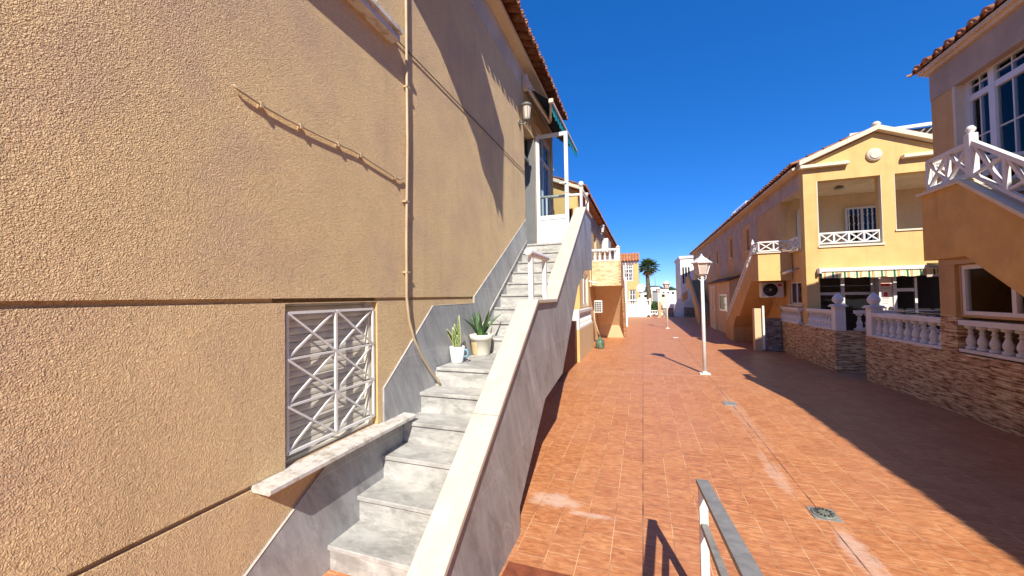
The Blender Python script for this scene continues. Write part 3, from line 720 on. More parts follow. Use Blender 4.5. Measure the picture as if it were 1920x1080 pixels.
m = MB(); m.box(4.6, 4.65, -3, 6.7, 2.1, 4.7); m.build('room_wall', M['dark'], N)
f = window_unit(N, 'x', 4.08, 4.9, 6.725, 1.346, 1.999, [.60], fw=.05, depth=.07, glass='glass')
m = MB(); rows = []
for zz in (1.34, 2.0): rows.append([(4.24+.025*math.sin(i*.8), 4.5+i*.03, zz) for i in range(75)])
m.grid(rows, True); m.build('curtain', M['darkcurtain'], N)
m = MB(); m.box(4.75, 4.8, -3.9, 6.79, 0, 2.0); m.box(4.21, 4.74, -3.9, 6.75, .74, .78); m.build('terrace_back', M['dark'], N)
# stone base and pillar
m = MB(); m.box(4.0, 4.20, -4, 9.0, -.05, .83); m.box(3.998, 4.25, 6.765, 7.055, .831, 1.333)
tw = tag(m.build('terrace_wall', M['ledge']), 'long brown ledge stone terrace wall at right in front of the near house', 'wall')
balustrade('white balustrade between stone pillar and gate post on the right terrace', (4.08, 7.06), (4.08, 8.78), .83, 1.275, 9, 'white turned balustrades on the terraces')
balustrade('white balustrade under the lower window of the near right house', (4.08, 3.0), (4.08, 6.76), .85, 1.275, 21, 'white turned balustrades on the terraces')
def gate_post(x, y, z0, label):
    t = thing('gate_post', label, 'post', (x, y, z0), 'white posts with pointed finials')
    m = MB(); m.box(x-.09, x+.09, y-.09, y+.09, z0, 1.36, .006); m.build('shaft', M['white'], t)
    m = MB(); m.box(x-.13, x+.13, y-.13, y+.13, 1.36, 1.385, .006); m.box(x-.11, x+.11, y-.11, y+.11, 1.385, 1.41, .006); m.build('cap', M['white'], t)
    m = MB(); m.lathe([(.05, 1.41), (.05, 1.43), (.085, 1.47), (.10, 1.515), (.085, 1.56), (.055, 1.605), (.025, 1.64), (.0, 1.66)], (x, y, 0), 16); m.build('finial', M['white'], t)
gate_post(4.09, 8.87, .83, 'white gate post with pointed finial ending the near right terrace')
# terrace table
t = thing('terrace_table', 'dark folding table top behind the near right balustrade', 'table', (4.9, 8.0, 0))
m = MB(); m.box(4.35, 5.4, 7.3, 8.75, 1.28, 1.31, .006); m.build('table_top', M['solar'], t)
for a, b in ((4.42, 7.37), (5.33, 7.37), (4.42, 8.68), (5.33, 8.68)): MB().box(a-.02, a+.02, b-.02, b+.02, 0, 1.28).build('leg', M['iron'], t)
# right stair
RS = thing('staircase', 'ochre stained outdoor stair in front of the near right house', 'staircase', (3.5, 3, 0))
lz = 2.735
prof = [(5.50, lz), (4.945, lz), (2.9, lz-(4.945-2.9)*.73), (2.9, .6), (4.93, 2.01), (5.50, 2.01)]
m = MB(); m.prism(prof, 'x', 3.0, 3.995); m.build('stair_body', M['ochre_stained'], RS)
m = MB(); sec = [(5.54, lz+.002), (5.54, lz+.037), (4.935, lz+.037), (2.9, lz+.037-(4.935-2.9)*.73), (2.9, lz+.002-(4.935-2.9)*.73), (4.945, lz+.002)]
m.prism(sec, 'x', 2.97, 3.13); m.build('coping', M['cream'], RS)
for k in range(9):
    y = 4.93-k*.245; z = lz-k*.178
    m = MB(); m.box(3.131, 3.99, y-.26, y+.02, z-.178+.0, z-.17+.03); m.build('step', M['tread'], RS)
t = thing('stair_railing', 'white lattice railing with a ball post on the near right stair', 'railing', (3.05, 4.9, lz))
cross_rail(t, (3.05, 5.46), (3.05, 4.90), lz+.07, lz+.37, 2, .03)
cross_rail(t, (3.05, 4.86), (3.05, 2.86), lz+.05, lz+.37, 6, .03, 'white', lz+.05-2*.73, lz+.37-2*.73)
cross_rail(t, (3.09, 5.46), (3.98, 5.46), lz+.075, lz+.365, 3, .03)
m = MB(); m.box(3.015, 3.085, 4.845, 4.915, lz+.037, lz+.46, .004); m.lathe([(.025, 0), (.022, .012), (.037, .035), (.037, .05), (.02, .075), (.0, .08)], (3.05, 4.88, lz+.46), 12); m.build('ball_post', M['white'], t)

# ================================================================== GABLE HOUSE
G = thing('house', 'yellow gabled house with loggia and striped awning on the right', 'house', (5.3, 11.3, 0))
GX0, GX1, GY = 3.89, 6.85, 11.3
m = MB()
m.panel('y', GY+.25, GY, [GX0, 8.0], [2.27, 4.86], [(4.185, 5.435, 2.815, 4.455), (5.695, 7.4, 3.115, 4.455)])
m.prism([(GX0, 4.861), (GX1, 4.861), (5.36, 5.50)], 'y', GY, GY+.25)
m.box(GX0, 4.165, GY, GY+.25, .5, 2.269)
m.build('facade', M['yellow'], G)
m = MB()
for (x0, x1, z0, z1) in ((4.186, 5.434, 2.78, 2.83), (5.696, 7.39, 3.085, 3.125)): m.box(x0-.03, x1+.03, GY-.03, GY+.28, z0, z1)
m.box(4.165, 4.187, GY-.004, GY+.1, 2.83, 4.455); m.box(5.43, 5.442, GY-.004, GY+.1, 2.83, 4.455); m.box(5.686, 5.698, GY-.004, GY+.1, 3.13, 4.455)
m.build('ledge', M['cream'], G)
# mouldings
def rake(m, x0, z0, x1, z1, th=.11, y0=GY-.16, y1=GY+.02):
    m.prism([(x0, z0), (x1, z1), (x1, z1+th), (x0, z0+th)], 'y', y0, y1)
m = MB(); rake(m, 3.78, 4.86, 5.36, 5.52); rake(m, 5.361, 5.52, 6.95, 4.86); m.build('raking_cornice', M['cream'], G)
m = MB(); m.box(3.80, 4.80, GY-.14, GY-.002, 4.775, 4.858, .008); m.build('cornice', M['cream'], G)
m = MB(); m.box(5.82, 6.95, GY-.14, GY-.002, 4.775, 4.858, .008); m.build('cornice', M['cream'], G)
m = MB(); m.lathe([(0, -.07), (.13, -.07), (.155, -.04), (.16, 0)], (0, 0, 0), 24); m.lathe([(.085, -.085), (.10, -.085), (.105, -.07)], (0, 0, 0), 24)
m.v = [(5.32+a, GY+c, 4.95+b) for a, b, c in m.v]; m.build('medallion', M['cream'], G)
m = MB(); m.lathe([(0, 0), (.07, .02), (.09, .07), (.05, .12), (0, .13)], (5.36, GY-.07, 5.6), 14); m.build('ridge_end', M['cream'], G)
# long street wall
WX = 3.9
m = MB()
lo = (11.56, 13.0, 2.78, 4.35)
slits = [(16.45, 16.85, 3.32, 4.15), (17.2-.0, 17.2, 0, 0), (19.3, 19.75, 3.33, 4.2), (22.8, 23.2, 3.35, 4.0), (25.2, 25.7, 3.35, 4.0)]
slits = [s for s in slits if s[1] > s[0]]
lowwin = (11.66, 12.5, 1.36, 1.97)
m.panel('x', WX+.25, WX, [GY+.251, 24, 33], [-.3, 4.35], [lo, lowwin]+slits)
m.box(WX+.25, 8, 32.7, 33, -.3, 4.9)
m.build('wall', M['tan'], G)
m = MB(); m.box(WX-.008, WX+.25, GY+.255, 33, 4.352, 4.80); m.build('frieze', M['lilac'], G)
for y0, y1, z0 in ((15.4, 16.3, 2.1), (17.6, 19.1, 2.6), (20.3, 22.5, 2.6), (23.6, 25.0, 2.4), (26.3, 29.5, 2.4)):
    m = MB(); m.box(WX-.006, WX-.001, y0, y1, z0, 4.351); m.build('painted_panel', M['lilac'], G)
m = MB()
for s in slits: m.box(WX-.06, WX+.1, s[0]-.08, s[1]+.08, s[2]-.05, s[2]-.002)
m.build('window_sill', M['cream'], G)
for s in slits: window_unit(G, 'x', WX+.12, s[0], s[1], s[2], s[3], [.5], fw=.05)
window_unit(G, 'x', WX+.06, *lowwin, [.5], fw=.045)
m = MB(); m.box(WX-.04, WX+.05, 11.6, 12.56, 1.31, 1.358); m.build('lower_sill', M['cream'], G)
m = MB(); m.box(3.68, 4.2, GY+.03, 33.1, 4.802, 4.87); m.build('soffit', M['soffit'], G)
m = MB(); tile_roof(m, (3.66, 33.1, 4.875), (3.66, GY-.1, 4.875), (.92, 0, .385), 4); m.build('roof', M['tile'], G)
m = MB(); m.prism([(3.69, 4.872), (5.36, 5.545), (6.95, 4.872)], 'y', GY+.03, 33.1); m.build('roof_deck', M['tile'], G)
# loggia inside
m = MB(); m.box(4.16, 8, 13.2, 13.35, 2.4, 4.6); m.build('loggia_wall', M['beige'], G)
m = MB(); m.box(4.16, 8, GY+.26, 13.19, 4.46, 4.55); m.build('loggia_ceiling', M['soffit'], G)
m = MB(); m.box(4.16, 8, GY+.26, 13.19, 2.5, 2.72); m.build('loggia_floor', M['tread'], G)
m = MB(); m.lathe([(.10, 0), (.10, .03), (.06, .05)], (4.95, 12.1, 4.40), 16); m.build('ceiling_lamp', M['lampmetal'], G)
m = MB(); m.box(4.35, 4.9, 13.16, 13.195, 2.73, 4.13); m.build('door', M['slat'], G)
f = window_unit(G, 'y', 13.16, 5.5, 6.25, 3.0, 4.06, [.5], fw=.05)
m = MB()
for k in range(7):
    x = 5.56+k*.105; m.bar((x, 13.10, 3.02), (x, 13.10, 4.04), .018)
    for z in (3.3, 3.55, 3.8): m.bar((x-.03, 13.095, z), (x+.03, 13.095, z+.05), .012)
m.build('grille', M['white'], G)
t = thing('loggia_railing', 'white lattice railing across the loggia of the gabled house', 'railing', (4.2, GY+.08, 2.83))
cross_rail(t, (4.215, GY+.08), (5.41, GY+.08), 2.89, 3.14, 4, .032)
# ground floor glazing
window_unit(G, 'y', GY+.5, 4.17, 5.45, .1, 2.1, [.5], [1.63], fw=.07, depth=.08, name='glazed_front')
m = MB(); m.box(5.46, 5.50, GY+.3, GY+.56, .1, 2.1); m.build('door_jamb', M['alu'], G)
m = MB(); m.box(5.50, 5.80, GY+.46, GY+.5, .1, 2.1); dd = m.build('front_door', M['sign'], G)
m = MB(); m.box(5.80, 5.86, GY+.42, GY+.52, .1, 2.1); m.box(5.87, 6.2, GY+.44, GY+.5, 1.66, 1.74); m.build('door_post', M['alu'], G)
m = MB(); m.box(4.16, 8, 13.0, 13.15, -.2, 2.2); m.box(5.9, 8, GY+1.2, GY+1.25, 0, 2.2); m.build('ground_floor_wall', M['dark'], G)
m = MB(); m.box(6.45, 6.50, GY+.9, GY+.95, 0, 2.0); m.box(7.0, 7.06, GY+.9, GY+.95, 0, 2.0); m.build('terrace_post', M['alu'], G)
# notice on the door
t = thing('door_notice', 'pale notice with a red header and red mark on the ground floor door', 'sign', (5.65, GY+.455, 1.2))
m = MB(); m.box(5.52, 5.78, GY+.449, GY+.4595, 1.05, 2.0); m.build('sheet', M['sign'], t)
m = MB(); m.box(5.56, 5.74, GY+.443, GY+.448, 1.80, 1.865); m.build('header', M['red'], t)
m = MB(); m.box(5.62, 5.69, GY+.443, GY+.448, 1.55, 1.645); m.build('emblem', M['red'], t)
m = MB()
for k, z in enumerate((1.745, 1.49, 1.43, 1.37)): m.box(5.57+.01*k, 5.73-.012*k, GY+.444, GY+.448, z, z+.012)
for k in range(3): m.box(5.57+.058*k, 5.605+.058*k, GY+.444, GY+.448, 1.2, 1.26)
m.build('print', M['iron'], t)
# striped awning
t = thing('striped_awning', 'green and cream striped awning with scalloped valance on the gabled house', 'awning', (4.2, GY, 2.2))
m = MB(); m.box(4.16, 6.6, GY-.13, GY-.003, 2.165, 2.262, .012); m.build('cassette', M['white'], t)
m = MB(); m.box(4.11, 4.159, GY-.15, GY-.003, 2.13, 2.275, .012); m.build('end_cap', M['white'], t)
m = MB(); a = []; b = []
n = 120
for i in range(n+1):
    x = 4.17+(6.58-4.17)*i/n; s_ = .012*math.sin(x*14)
    a.append((x, GY-.10, 2.17)); b.append((x, GY-.11+s_*.6, 2.03-.022*abs(math.cos((x-4.17)*math.pi/.34))))
m.grid([a, [((p[0]), (p[1]+q[1])/2, (p[2]+q[2])/2) for p, q in zip(a, b)], b], True)
m.build('valance', M['stripe'], t)
# dark awning arms inside terrace
t = thing('folded_awning', 'dark folded awning over the terrace between the two right houses', 'awning', (6, 10.6, 2.2))
m = MB(); m.prism([(GY+.0-.16, 2.30), (GY-.16, 2.24), (9.9, 2.02), (9.9, 2.06)], 'x', 6.12, 7.8); m.build('fabric', M['blackplastic'], t)
m = MB(); m.bar((5.98, 10.9, 2.0), (7.6, 10.3, 2.06), .05); m.bar((6.5, 10.2, 1.93), (7.8, 9.95, 1.99), .05); m.build('awning_arm', M['beigebar'], t)
# terrace two
m = MB(); m.box(3.82, 4.10, 9.73, 13.12, -.15, .85); m.box(4.10, 5.6, 9.732, 9.88, -.1, .85)
tag(m.build('terrace_wall', M['ledge']), 'brown stone terrace wall in front of the yellow gabled house', 'wall')
balustrade('white balustrade left of the corner column of the gabled house', (3.85, 11.62), (3.85, 13.05), .852, 1.28, 10, 'white turned balustrades on the terraces', .13)
balustrade('white balustrade right of the corner column ending at a gate post', (3.91, 9.95), (3.91, 11.28), .852, 1.28, 9, 'white turned balustrades on the terraces', .13)
balustrade('short white balustrade seen through the gap between the gate posts', (4.2, 9.81), (5.5, 9.81), .86, 1.28, 9, 'white turned balustrades on the terraces', .13)
gate_post(3.93, 9.84, .851, 'white gate post with pointed finial at the gabled house terrace')
# solar frame and roof equipment
t = thing('solar_panel', 'dark solar panels in a white frame on the gabled roof', 'solar panel', (6.5, 14, 5.5))
m = MB(); m.prism([(13.86, 6.28), (13.86, 6.32), (15.6, 5.5), (15.6, 5.46)], 'x', 6.03, 8.65); m.build('panel', M['solar'], t)
m = MB(); m.prism([(5.2, 5.62), (5.95, 6.26), (5.95, 5.62)], 'y', 14.2, 14.26); m.build('end_panel', M['solar'], t)
m = MB(); m.bar((5.95, 13.8, 6.35), (8.7, 13.8, 6.40), .06, .09); m.bar((5.97, 13.8, 6.33), (5.97, 13.8, 5.3), .09); m.bar((8.0, 13.8, 6.33), (8.0, 13.8, 5.0), .09); m.build('frame', M['white'], t)
m = MB()
for k in range(5): m.bar((7.2+k*.16, 13.85, 5.75), (7.7+k*.16, 13.85, 6.3), .03)
m.build('louvre', M['iron'], t)
t = thing('roof_equipment', 'white rooftop tank frame above the long right hand eave', 'equipment', (4.3, 19, 5))
m = MB(); m.box(4.42, 4.95, 19.0, 19.6, 5.0, 5.66, .02); m.build('tank', M['white'], t)
m = MB(); m.bar((4.40, 19, 5.75), (4.85, 19, 5.77), .05); m.bar((3.98, 19.2, 5.37), (4.42, 19, 5.75), .02)
m.bar((3.92, 19.3, 5.0), (3.92, 19.3, 5.28), .04); m.tube([(3.92, 19.3, 5.26), (4.0, 19.3, 5.36), (4.2, 19.3, 5.40)], .03, 8); m.bar((4.4, 19, 5.0), (4.4, 19, 5.76), .03); m.build('frame', M['white'], t)

# ---- far stair of gable house: landing box, flight going away from the camera
ST = thing('staircase', 'tan outdoor stair with high landing running away along the right houses', 'staircase', (3.5, 13, 0))
sx = 3.09; lb = 12.2
m = MB()
prof = [(lb+.02, 2.03), (lb+.02, 2.77), (12.8, 2.77), (16.9, .5), (16.9, -.12), (15.6, -.12), (15.55, .45), (15.1, .88), (14.6, .9), (13.0, 2.03)]
m.prism(prof, 'x', sx, sx+.12); m.build('outer_wall', M['tan'], ST)
m = MB(); m.prism([(lb+.02, 2.03), (lb+.02, 2.57), (12.85, 2.57), (16.85, .1), (16.85, -.12), (15.6, -.12), (15.55, .45), (15.1, .88), (14.6, .9), (13.0, 2.03)], 'x', sx+.121, WX-.012); m.build('stair_slab', M['tan'], ST)
m = MB(); m.box(sx-.005, 3.885, lb, lb+.13, 2.02, 2.785); m.build('landing_front', M['yellow'], ST)
m = MB(); m.box(sx-.04, 3.895, lb-.04, lb+.17, 2.786, 2.82); m.box(sx-.04, sx+.16, lb+.17, 12.85, 2.786, 2.82); m.box(3.80, 3.895, 11.56, lb-.041, 2.76, 2.82); m.build('coping', M['cream'], ST)
t = thing('stair_railing', 'white lattice railing round the far right landing and down its stair', 'railing', (sx, lb, 2.82))
cross_rail(t, (sx+.03, lb+.05), (3.84, lb+.05), 2.86, 3.11, 2, .03)
cross_rail(t, (3.84, lb), (3.84, 11.55), 2.862, 3.108, 2, .027)
cross_rail(t, (sx+.03, 12.8), (sx+.03, lb+.09), 2.862, 3.108, 2, .027)
cross_rail(t, (sx+.05, 12.9), (sx+.05, 16.85), 2.83, 3.07, 11, .03, 'white', .62, .86)
m = MB(); m.box(sx, sx+.07, 12.82, 12.89, 2.82, 3.2); m.lathe([(.035, 0), (.02, .05), (0, .09)], (sx+.035, 12.855, 3.2), 8); m.build('ball_post', M['white'], t)
# pier, meter door, AC, spotlight
m = MB(); m.box(3.38, 3.80, 12.92, 13.3, -.1, .92); m.box(3.80, 3.95, 13.13, 13.4, -.1, .9); tag(m.build('stone_pier', M['ledgegrey']), 'low grey stone pier under the far right landing', 'wall')
t = thing('meter_cupboard', 'cream cupboard door leaning under the far right stair landing', 'cupboard', (3.22, 12.95, 0))
m = MB(); m.box(3.33, 3.377, 12.90, 12.96, .0, 1.30); m.build('side_panel', M['whitewall'], t)
m = MB(); m.box(3.14, 3.33, 12.97, 13.2, -.05, 1.22); m.build('cupboard_door', M['beige'], t)
def ac_unit(x0, x1, y, z0, z1, label, axis='y', dep=.26):
    t = thing('air_conditioner', label, 'air conditioner', (x0, y, z0), 'outdoor air conditioner units')
    if axis == 'y':
        m = MB(); m.box(x0, x1, y, y+dep, z0, z1, .012); m.build('casing', M['ac'], t)
        cx = x0+(x1-x0)*.40; cz = (z0+z1)/2; r = (z1-z0)*.42
        m = MB(); m.lathe([(0, -.012), (r, -.012), (r, 0)], (0, 0, 0), 22); m.v = [(cx+a, y+c, cz+b) for a, b, c in m.v]; m.build('fan_grille', M['blackplastic'], t)
        m = MB(); m.lathe([(0, -.02), (r*.2, -.02), (r*.22, -.012)], (0, 0, 0), 14); m.v = [(cx+a, y+c, cz+b) for a, b, c in m.v]
        for k in range(12):
            a = k*math.pi/6; m.bar((cx+r*.2*math.cos(a), y-.016, cz+r*.2*math.sin(a)), (cx+r*.97*math.cos(a), y-.016, cz+r*.97*math.sin(a)), .004)
        m.build('fan_hub', M['iron'], t)
    else:
        m = MB(); m.box(y, y+dep, x0, x1, z0, z1, .012); m.build('casing', M['ac'], t)
        m = MB()
        for k in range(7): z = z0+.06+(z1-z0-.12)*k/6; m.box(y+dep-.004, y+dep+.006, x0+.05, x1-.1, z-.012, z+.012)
        m.build('vent_grille', M['iron'], t)
    return t
t = ac_unit(3.28, 3.83, 12.72, 1.55, 1.985, 'white air conditioner with black fan hanging under the far right landing')
m = MB(); m.box(3.69, 3.79, 12.712, 12.719, 1.86, 1.935); m.build('red_label', M['red'], t)
m = MB(); m.tube([(3.6, 12.78, 1.55), (3.62, 12.85, 1.4), (3.75, 12.9, 1.25), (3.86, 12.95, 1.1), (3.86, 13.0, .95)], .012, 6); m.build('pipe', M['plastic'], t)
t = thing('spotlight', 'small white spotlight on a bracket beside the far right landing', 'lamp', (WX, 11.75, 2.3))
m = MB(); m.tube([(WX, 11.75, 2.32), (3.80, 11.95, 2.28)], .015, 8); m.build('bracket', M['lampmetal'], t)
m = MB(); m.tube([(3.80, 11.93, 2.28), (3.66, 12.15, 2.20)], .04, 12); m.build('spot_head', M['white'], t)
# shed
SH = thing('meter_shed', 'tan lean-to shed with a door and window on the far right facade', 'shed', (3.6, 20, 0))
m = MB(); m.prism([(3.45, -.2), (3.45, 2.22), (WX-.01, 2.38), (WX-.01, -.2)], 'y', 17.9, 23.0); m.build('wall', M['beige'], SH)
m = MB(); m.prism([(3.36, 2.20), (3.36, 2.27), (WX-.01, 2.46), (WX-.01, 2.385)], 'y', 17.8, 23.1); m.build('roof', M['brown'], SH)
m = MB(); m.box(3.41, 3.449, 20.9, 22.5, -.1, 2.1); dd = m.build('double_door', M['cream'], SH)
m = MB()
for y0, y1 in ((20.98, 21.66), (21.74, 22.42)):
    for z0, z1 in ((.1, .9), (1.0, 1.98)): m.box(3.395, 3.409, y0, y1, z0, z1)
m.build('door_panel', M['soffit'], dd)
m = MB(); m.box(3.38, 3.41, 21.64, 21.72, .92, 1.0); m.build('handle', M['lampmetal'], dd)
window_unit(SH, 'x', 3.43, 18.2, 19.9, .9, 1.66, [], fw=.07, glass='darkglass')
# far right flight beyond the shed
t = thing('staircase', 'far tan stair with yellow landing beyond the lean-to shed', 'staircase', (3.2, 26, 0))
m = MB(); m.prism([(31.5, 2.05), (31.5, 3.0), (29.8, 3.0), (24.6, .5), (24.6, -.2), (25.6, -.2), (27.0, .7), (29.0, 2.05)], 'x', 3.15, 3.28); m.prism([(31.5, 2.05), (31.5, 2.7), (29.8, 2.7), (24.7, .2), (24.7, -.2), (25.6, -.2), (27.0, .7), (29.0, 2.05)], 'x', 3.281, 3.88); m.build('stair_body', M['tan'], t)
m = MB(); m.bar((3.2, 29.8, 3.15), (3.2, 24.6, .66), .05, .14); m.build('handrail', M['lilac'], t)
# far right end buildings
t = thing('end_house', 'small white gabled house at the far right end of the street', 'house', (3, 34, 0))
m = MB(); m.box(3.1, 4.5, 35, 40, -.3, 4.75); m.build('wall', M['whitewall'], t)
m = MB(); m.box(3.0, 4.55, 34.9, 40, 4.75, 4.95); m.build('parapet', M['whitewall'], t)
for k in range(3):
    m = MB(); m.box(3.25+k*.22, 3.37+k*.22, 34.97, 34.999, 2.6, 4.0); m.build('window', M['darkglass'], t)
t = thing('yellow_balcony', 'sunlit yellow balcony box low at the far right end', 'balcony', (2.9, 33.5, 0))
m = MB(); m.prism([(2.75, 1.1), (2.8, 1.75), (3.14, 1.95), (3.14, 1.35)], 'y', 30.5, 30.8); m.build('front', M['yellow'], t)
t = thing('terrace_wall', 'white wall with balusters and stone base at the far right end', 'wall', (2.2, 35, 0))
m = MB(); m.box(1.60, 2.45, 34.5, 34.7, -.3, .55); m.build('stone_base', M['ledgegrey'], t)
m = MB(); m.box(1.58, 2.47, 34.48, 34.72, .551, .85); m.prism([(2.47, -.3), (2.47, .4), (2.75, 1.35), (3.2, 1.35), (3.2, -.3)], 'y', 34.3, 34.6); m.build('white_top', M['whitewall'], t)
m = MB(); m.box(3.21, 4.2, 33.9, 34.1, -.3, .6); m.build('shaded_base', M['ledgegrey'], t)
balustrade('distant white balustrade at the far right end of the street', (3.2, 34.0), (4.0, 34.0), .6, 1.15, 6)
m = MB(); m.box(1.25, 1.5, 34.8, 36.5, -.3, 1.0); tag(m.build('brown_wall', M['tan']), 'short brown wall beside the farthest street lamp', 'wall')

# ================================================================== SECOND LEFT HOUSE
B = thing('house', 'second left house with gable end and long clay tiled eave', 'house', (-2, 12, 0))
m = MB()
m.panel('y', 11.55, 11.3, [-6.5, -1.80], [0, 4.86], [(-2.18, -1.95, 2.8, 4.36), (-4.0, -2.52, 2.8, 4.36)])
m.prism([(-5.1, 4.861), (-1.80, 4.861), (-3.45, 5.62)], 'y', 11.3, 11.55)
m.build('facade', M['yellow'], B)
m = MB(); m.panel('x', -2.05, -1.80, [11.551, 26.5], [-.3, 4.4], [(11.9, 13.2, 1.35, 2.4), (15.2, 16.0, 2.9, 4.2)]); m.build('wall', M['beige'], B)
m = MB(); m.box(-2.05, -1.792, 11.551, 26.5, 4.402, 4.84); m.build('frieze', M['lilac'], B)
m = MB(); rake(m, -3.45, 5.60, -1.60, 4.84, .13, 11.12, 11.31); rake(m, -5.3, 4.84, -3.451, 5.60, .13, 11.12, 11.31); m.build('raking_cornice', M['cream'], B)
m = MB(); m.box(-2.05, -1.58, 11.32, 26.6, 4.842, 4.90); m.build('soffit', M['tile'], B)
m = MB(); tile_roof(m, (-1.55, 11.15, 4.905), (-1.55, 26.7, 4.905), (-.92, 0, .385), 5); m.build('roof', M['tile'], B)
m = MB(); m.prism([(-1.58, 4.902), (-3.45, 5.68), (-5.3, 4.902)], 'y', 11.33, 26.6); m.build('roof_deck', M['tile'], B)
m = MB(); m.box(-6.4, -2.06, 12.6, 12.7, 2.5, 4.6); m.build('loggia_wall', M['dark'], B)
m = MB(); m.box(-3.3, -2.9, 12.2, 12.8, 5.5, 6.1); m.box(-3.35, -2.85, 12.15, 12.85, 6.1, 6.17); m.build('chimney', M['whitewall'], B)
window_unit(B, 'x', -1.86, 11.9, 13.2, 1.35, 2.4, [.45], fw=.08)
t = thing('terrace_wall', 'cream front terrace wall of the second left house', 'wall', (-1.7, 11, 0))
m = MB(); m.box(-1.79, -1.58, 9.73, 12.62, -.1, .80); m.build('wall_body', M['beige'], t)
m = MB(); m.box(-1.80, -1.57, 9.70, 9.728, -.1, .80); m.build('end_face', M['yellow'], t)
t = balustrade('white balustrade on the front terrace of the second left house', (-1.665, 9.80), (-1.665, 12.6), .801, 1.30, 18, 'white turned balustrades on the terraces', .16)
m = MB(); m.box(-1.79, -1.575, 9.72, 9.86, .805, 1.33); m.build('end_post', M['white'], t)
# stone landing and stair
L = thing('staircase', 'pale stone fronted landing and stair of the second left house', 'staircase', (-1.2, 13.5, 0))
m = MB(); m.box(-1.70, -.775, 13.5, 13.62, 2.03, 2.90); m.build('stone_front', M['ledgepale'], L)
m = MB(); m.prism([(13.5, 2.02), (13.5, 2.90), (14.7, 2.90), (16.6, 1.3), (16.6, -.1), (16.15, -.1), (14.9, 2.02)], 'x', -.774, -.70); m.build('stone_side', M['ledge'], L)
m = MB(); m.prism([(13.621, 2.02), (13.621, 2.6), (14.7, 2.6), (16.55, .4), (16.55, -.1), (16.15, -.1), (16.1, .45), (14.9, 2.02)], 'x', -1.79, -.776); m.build('stair_slab', M['beige'], L)
t = balustrade('small white balustrade on the pale stone landing of the second left house', (-1.68, 13.56), (-.8, 13.56), 2.90, 3.34, 5, None, .14)
m = MB(); m.box(-.84, -.72, 13.5, 13.62, 2.901, 3.37); m.prism([(-.86, 3.37), (-.70, 3.37), (-.78, 3.44)], 'y', 13.48, 13.64); m.build('end_post', M['white'], t)
m = MB(); m.tube([(-1.79, 13.3, 2.2), (-1.5, 13.35, 2.12)], .035, 10); tag(m.build('spotlight', M['white']), 'white tube spotlight below the pale stone landing', 'lamp')
t = thing('wall_lantern', 'tiny white wall lantern under the second left eave', 'lamp', (-1.79, 16.9, 4.3))
m = MB(); m.tube([(-1.79, 16.9, 4.45), (-1.66, 16.9, 4.42), (-1.64, 16.9, 4.5)], .015, 8); m.build('bracket', M['white'], t)
m = MB(); m.lathe([(.07, 0), (.11, .25), (.14, .26), (.04, .38), (0, .42)], (-1.64, 16.9, 4.5), 8, False); m.build('lamp_head', M['white'], t)
ac_unit(18.2, 19.9, -1.79, 3.75, 4.42, 'white air conditioner high on the second left house wall', 'x', .3)
t = thing('air_conditioner', 'small white vent box with a dark grid low under the pale stone landing', 'air conditioner', (-1.5, 13.2, 1.1))
m = MB(); m.box(-1.61, -1.34, 13.2, 13.5, 1.08, 1.52, .02); m.build('casing', M['ac'], t)
m = MB()
for i in range(3):
    for k in range(5): m.box(-1.58+i*.075, -1.525+i*.075, 13.193, 13.199, 1.14+k*.07, 1.185+k*.07)
m.build('vent_grid', M['dark'], t)
t = thing('glass_demijohn', 'green glass demijohn standing on the paving by the left terrace', 'bottle', (-1.36, 12.5, gz(12.5)))
m = MB(); m.lathe([(0, 0), (.12, 0), (.14, .03), (.145, .2), (.13, .27), (.06, .32), (.035, .34), (.035, .4), (.04, .41), (.0, .41)], (-1.36, 12.5, gz(12.5)), 18); m.build('body', M['bottle'], t)
m = MB(); m.tube([(-1.36, 12.5, .38), (-1.42, 12.45, .55), (-1.5, 12.4, .85), (-1.52, 12.4, 1.2)], .022, 8); m.build('hose', M['plastic'], t)
# brown low wall between the houses
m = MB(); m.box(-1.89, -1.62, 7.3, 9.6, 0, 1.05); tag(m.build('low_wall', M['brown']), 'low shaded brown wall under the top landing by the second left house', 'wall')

# ---- far left: orange stair wall, third house, white end wall
t = thing('staircase', 'orange walled stair with white edge beyond the second left house', 'staircase', (-1.2, 23, 0))
m = MB(); m.box(-1.75, -1.0, 19.5, 23.0, -.2, 2.55); m.build('orange_wall', M['orange'], t)
m = MB(); m.box(-.98, -.86, 22.6, 23.2, -.2, 2.75); m.build('white_edge', M['whitewall'], t)
m = MB(); m.tube([(-.92, 23.1, 2.75), (-.92, 23.1, 3.6)], .03, 8); m.tube([(-.92, 23.1, 3.0), (-.75, 23.1, 3.05), (-.65, 23.1, 2.9)], .02, 6); m.build('handrail', M['white'], t)
T = thing('house', 'third house across the street end with clay roof and white grid windows', 'house', (-1, 36, 0))
m = MB(); m.panel('y', 36.25, 36, [-8, -.32], [-.4, 4.8], [(-1.95, -.78, 3.0, 4.55), (-1.2, -.6, .8, 2.2)]); m.box(-.57, -.33, 36.251, 41, -.4, 4.8); m.build('wall', M['yellow'], T)
m = MB(); m.box(-8, -.34, 35.97, 35.999, 4.6, 4.8); m.build('frieze', M['whitewall'], T)
m = MB(); tile_roof(m, (-8, 35.75, 4.82), (-.2, 35.75, 4.82), (0, .75, .66), 3, .26); m.build('roof', M['tile'], T)
m = MB(); m.prism([(35.8, 4.81), (36.6, 5.5), (36.6, 4.81)], 'x', -8, -.22); m.build('roof_deck', M['tile'], T)
window_unit(T, 'y', 36.1, -1.95, -.78, 3.0, 4.55, [.3, .65], [4.1], fw=.1, muntin=.05)
window_unit(T, 'y', 36.1, -1.2, -.6, .8, 2.2, [.5], fw=.07, muntin=.04)
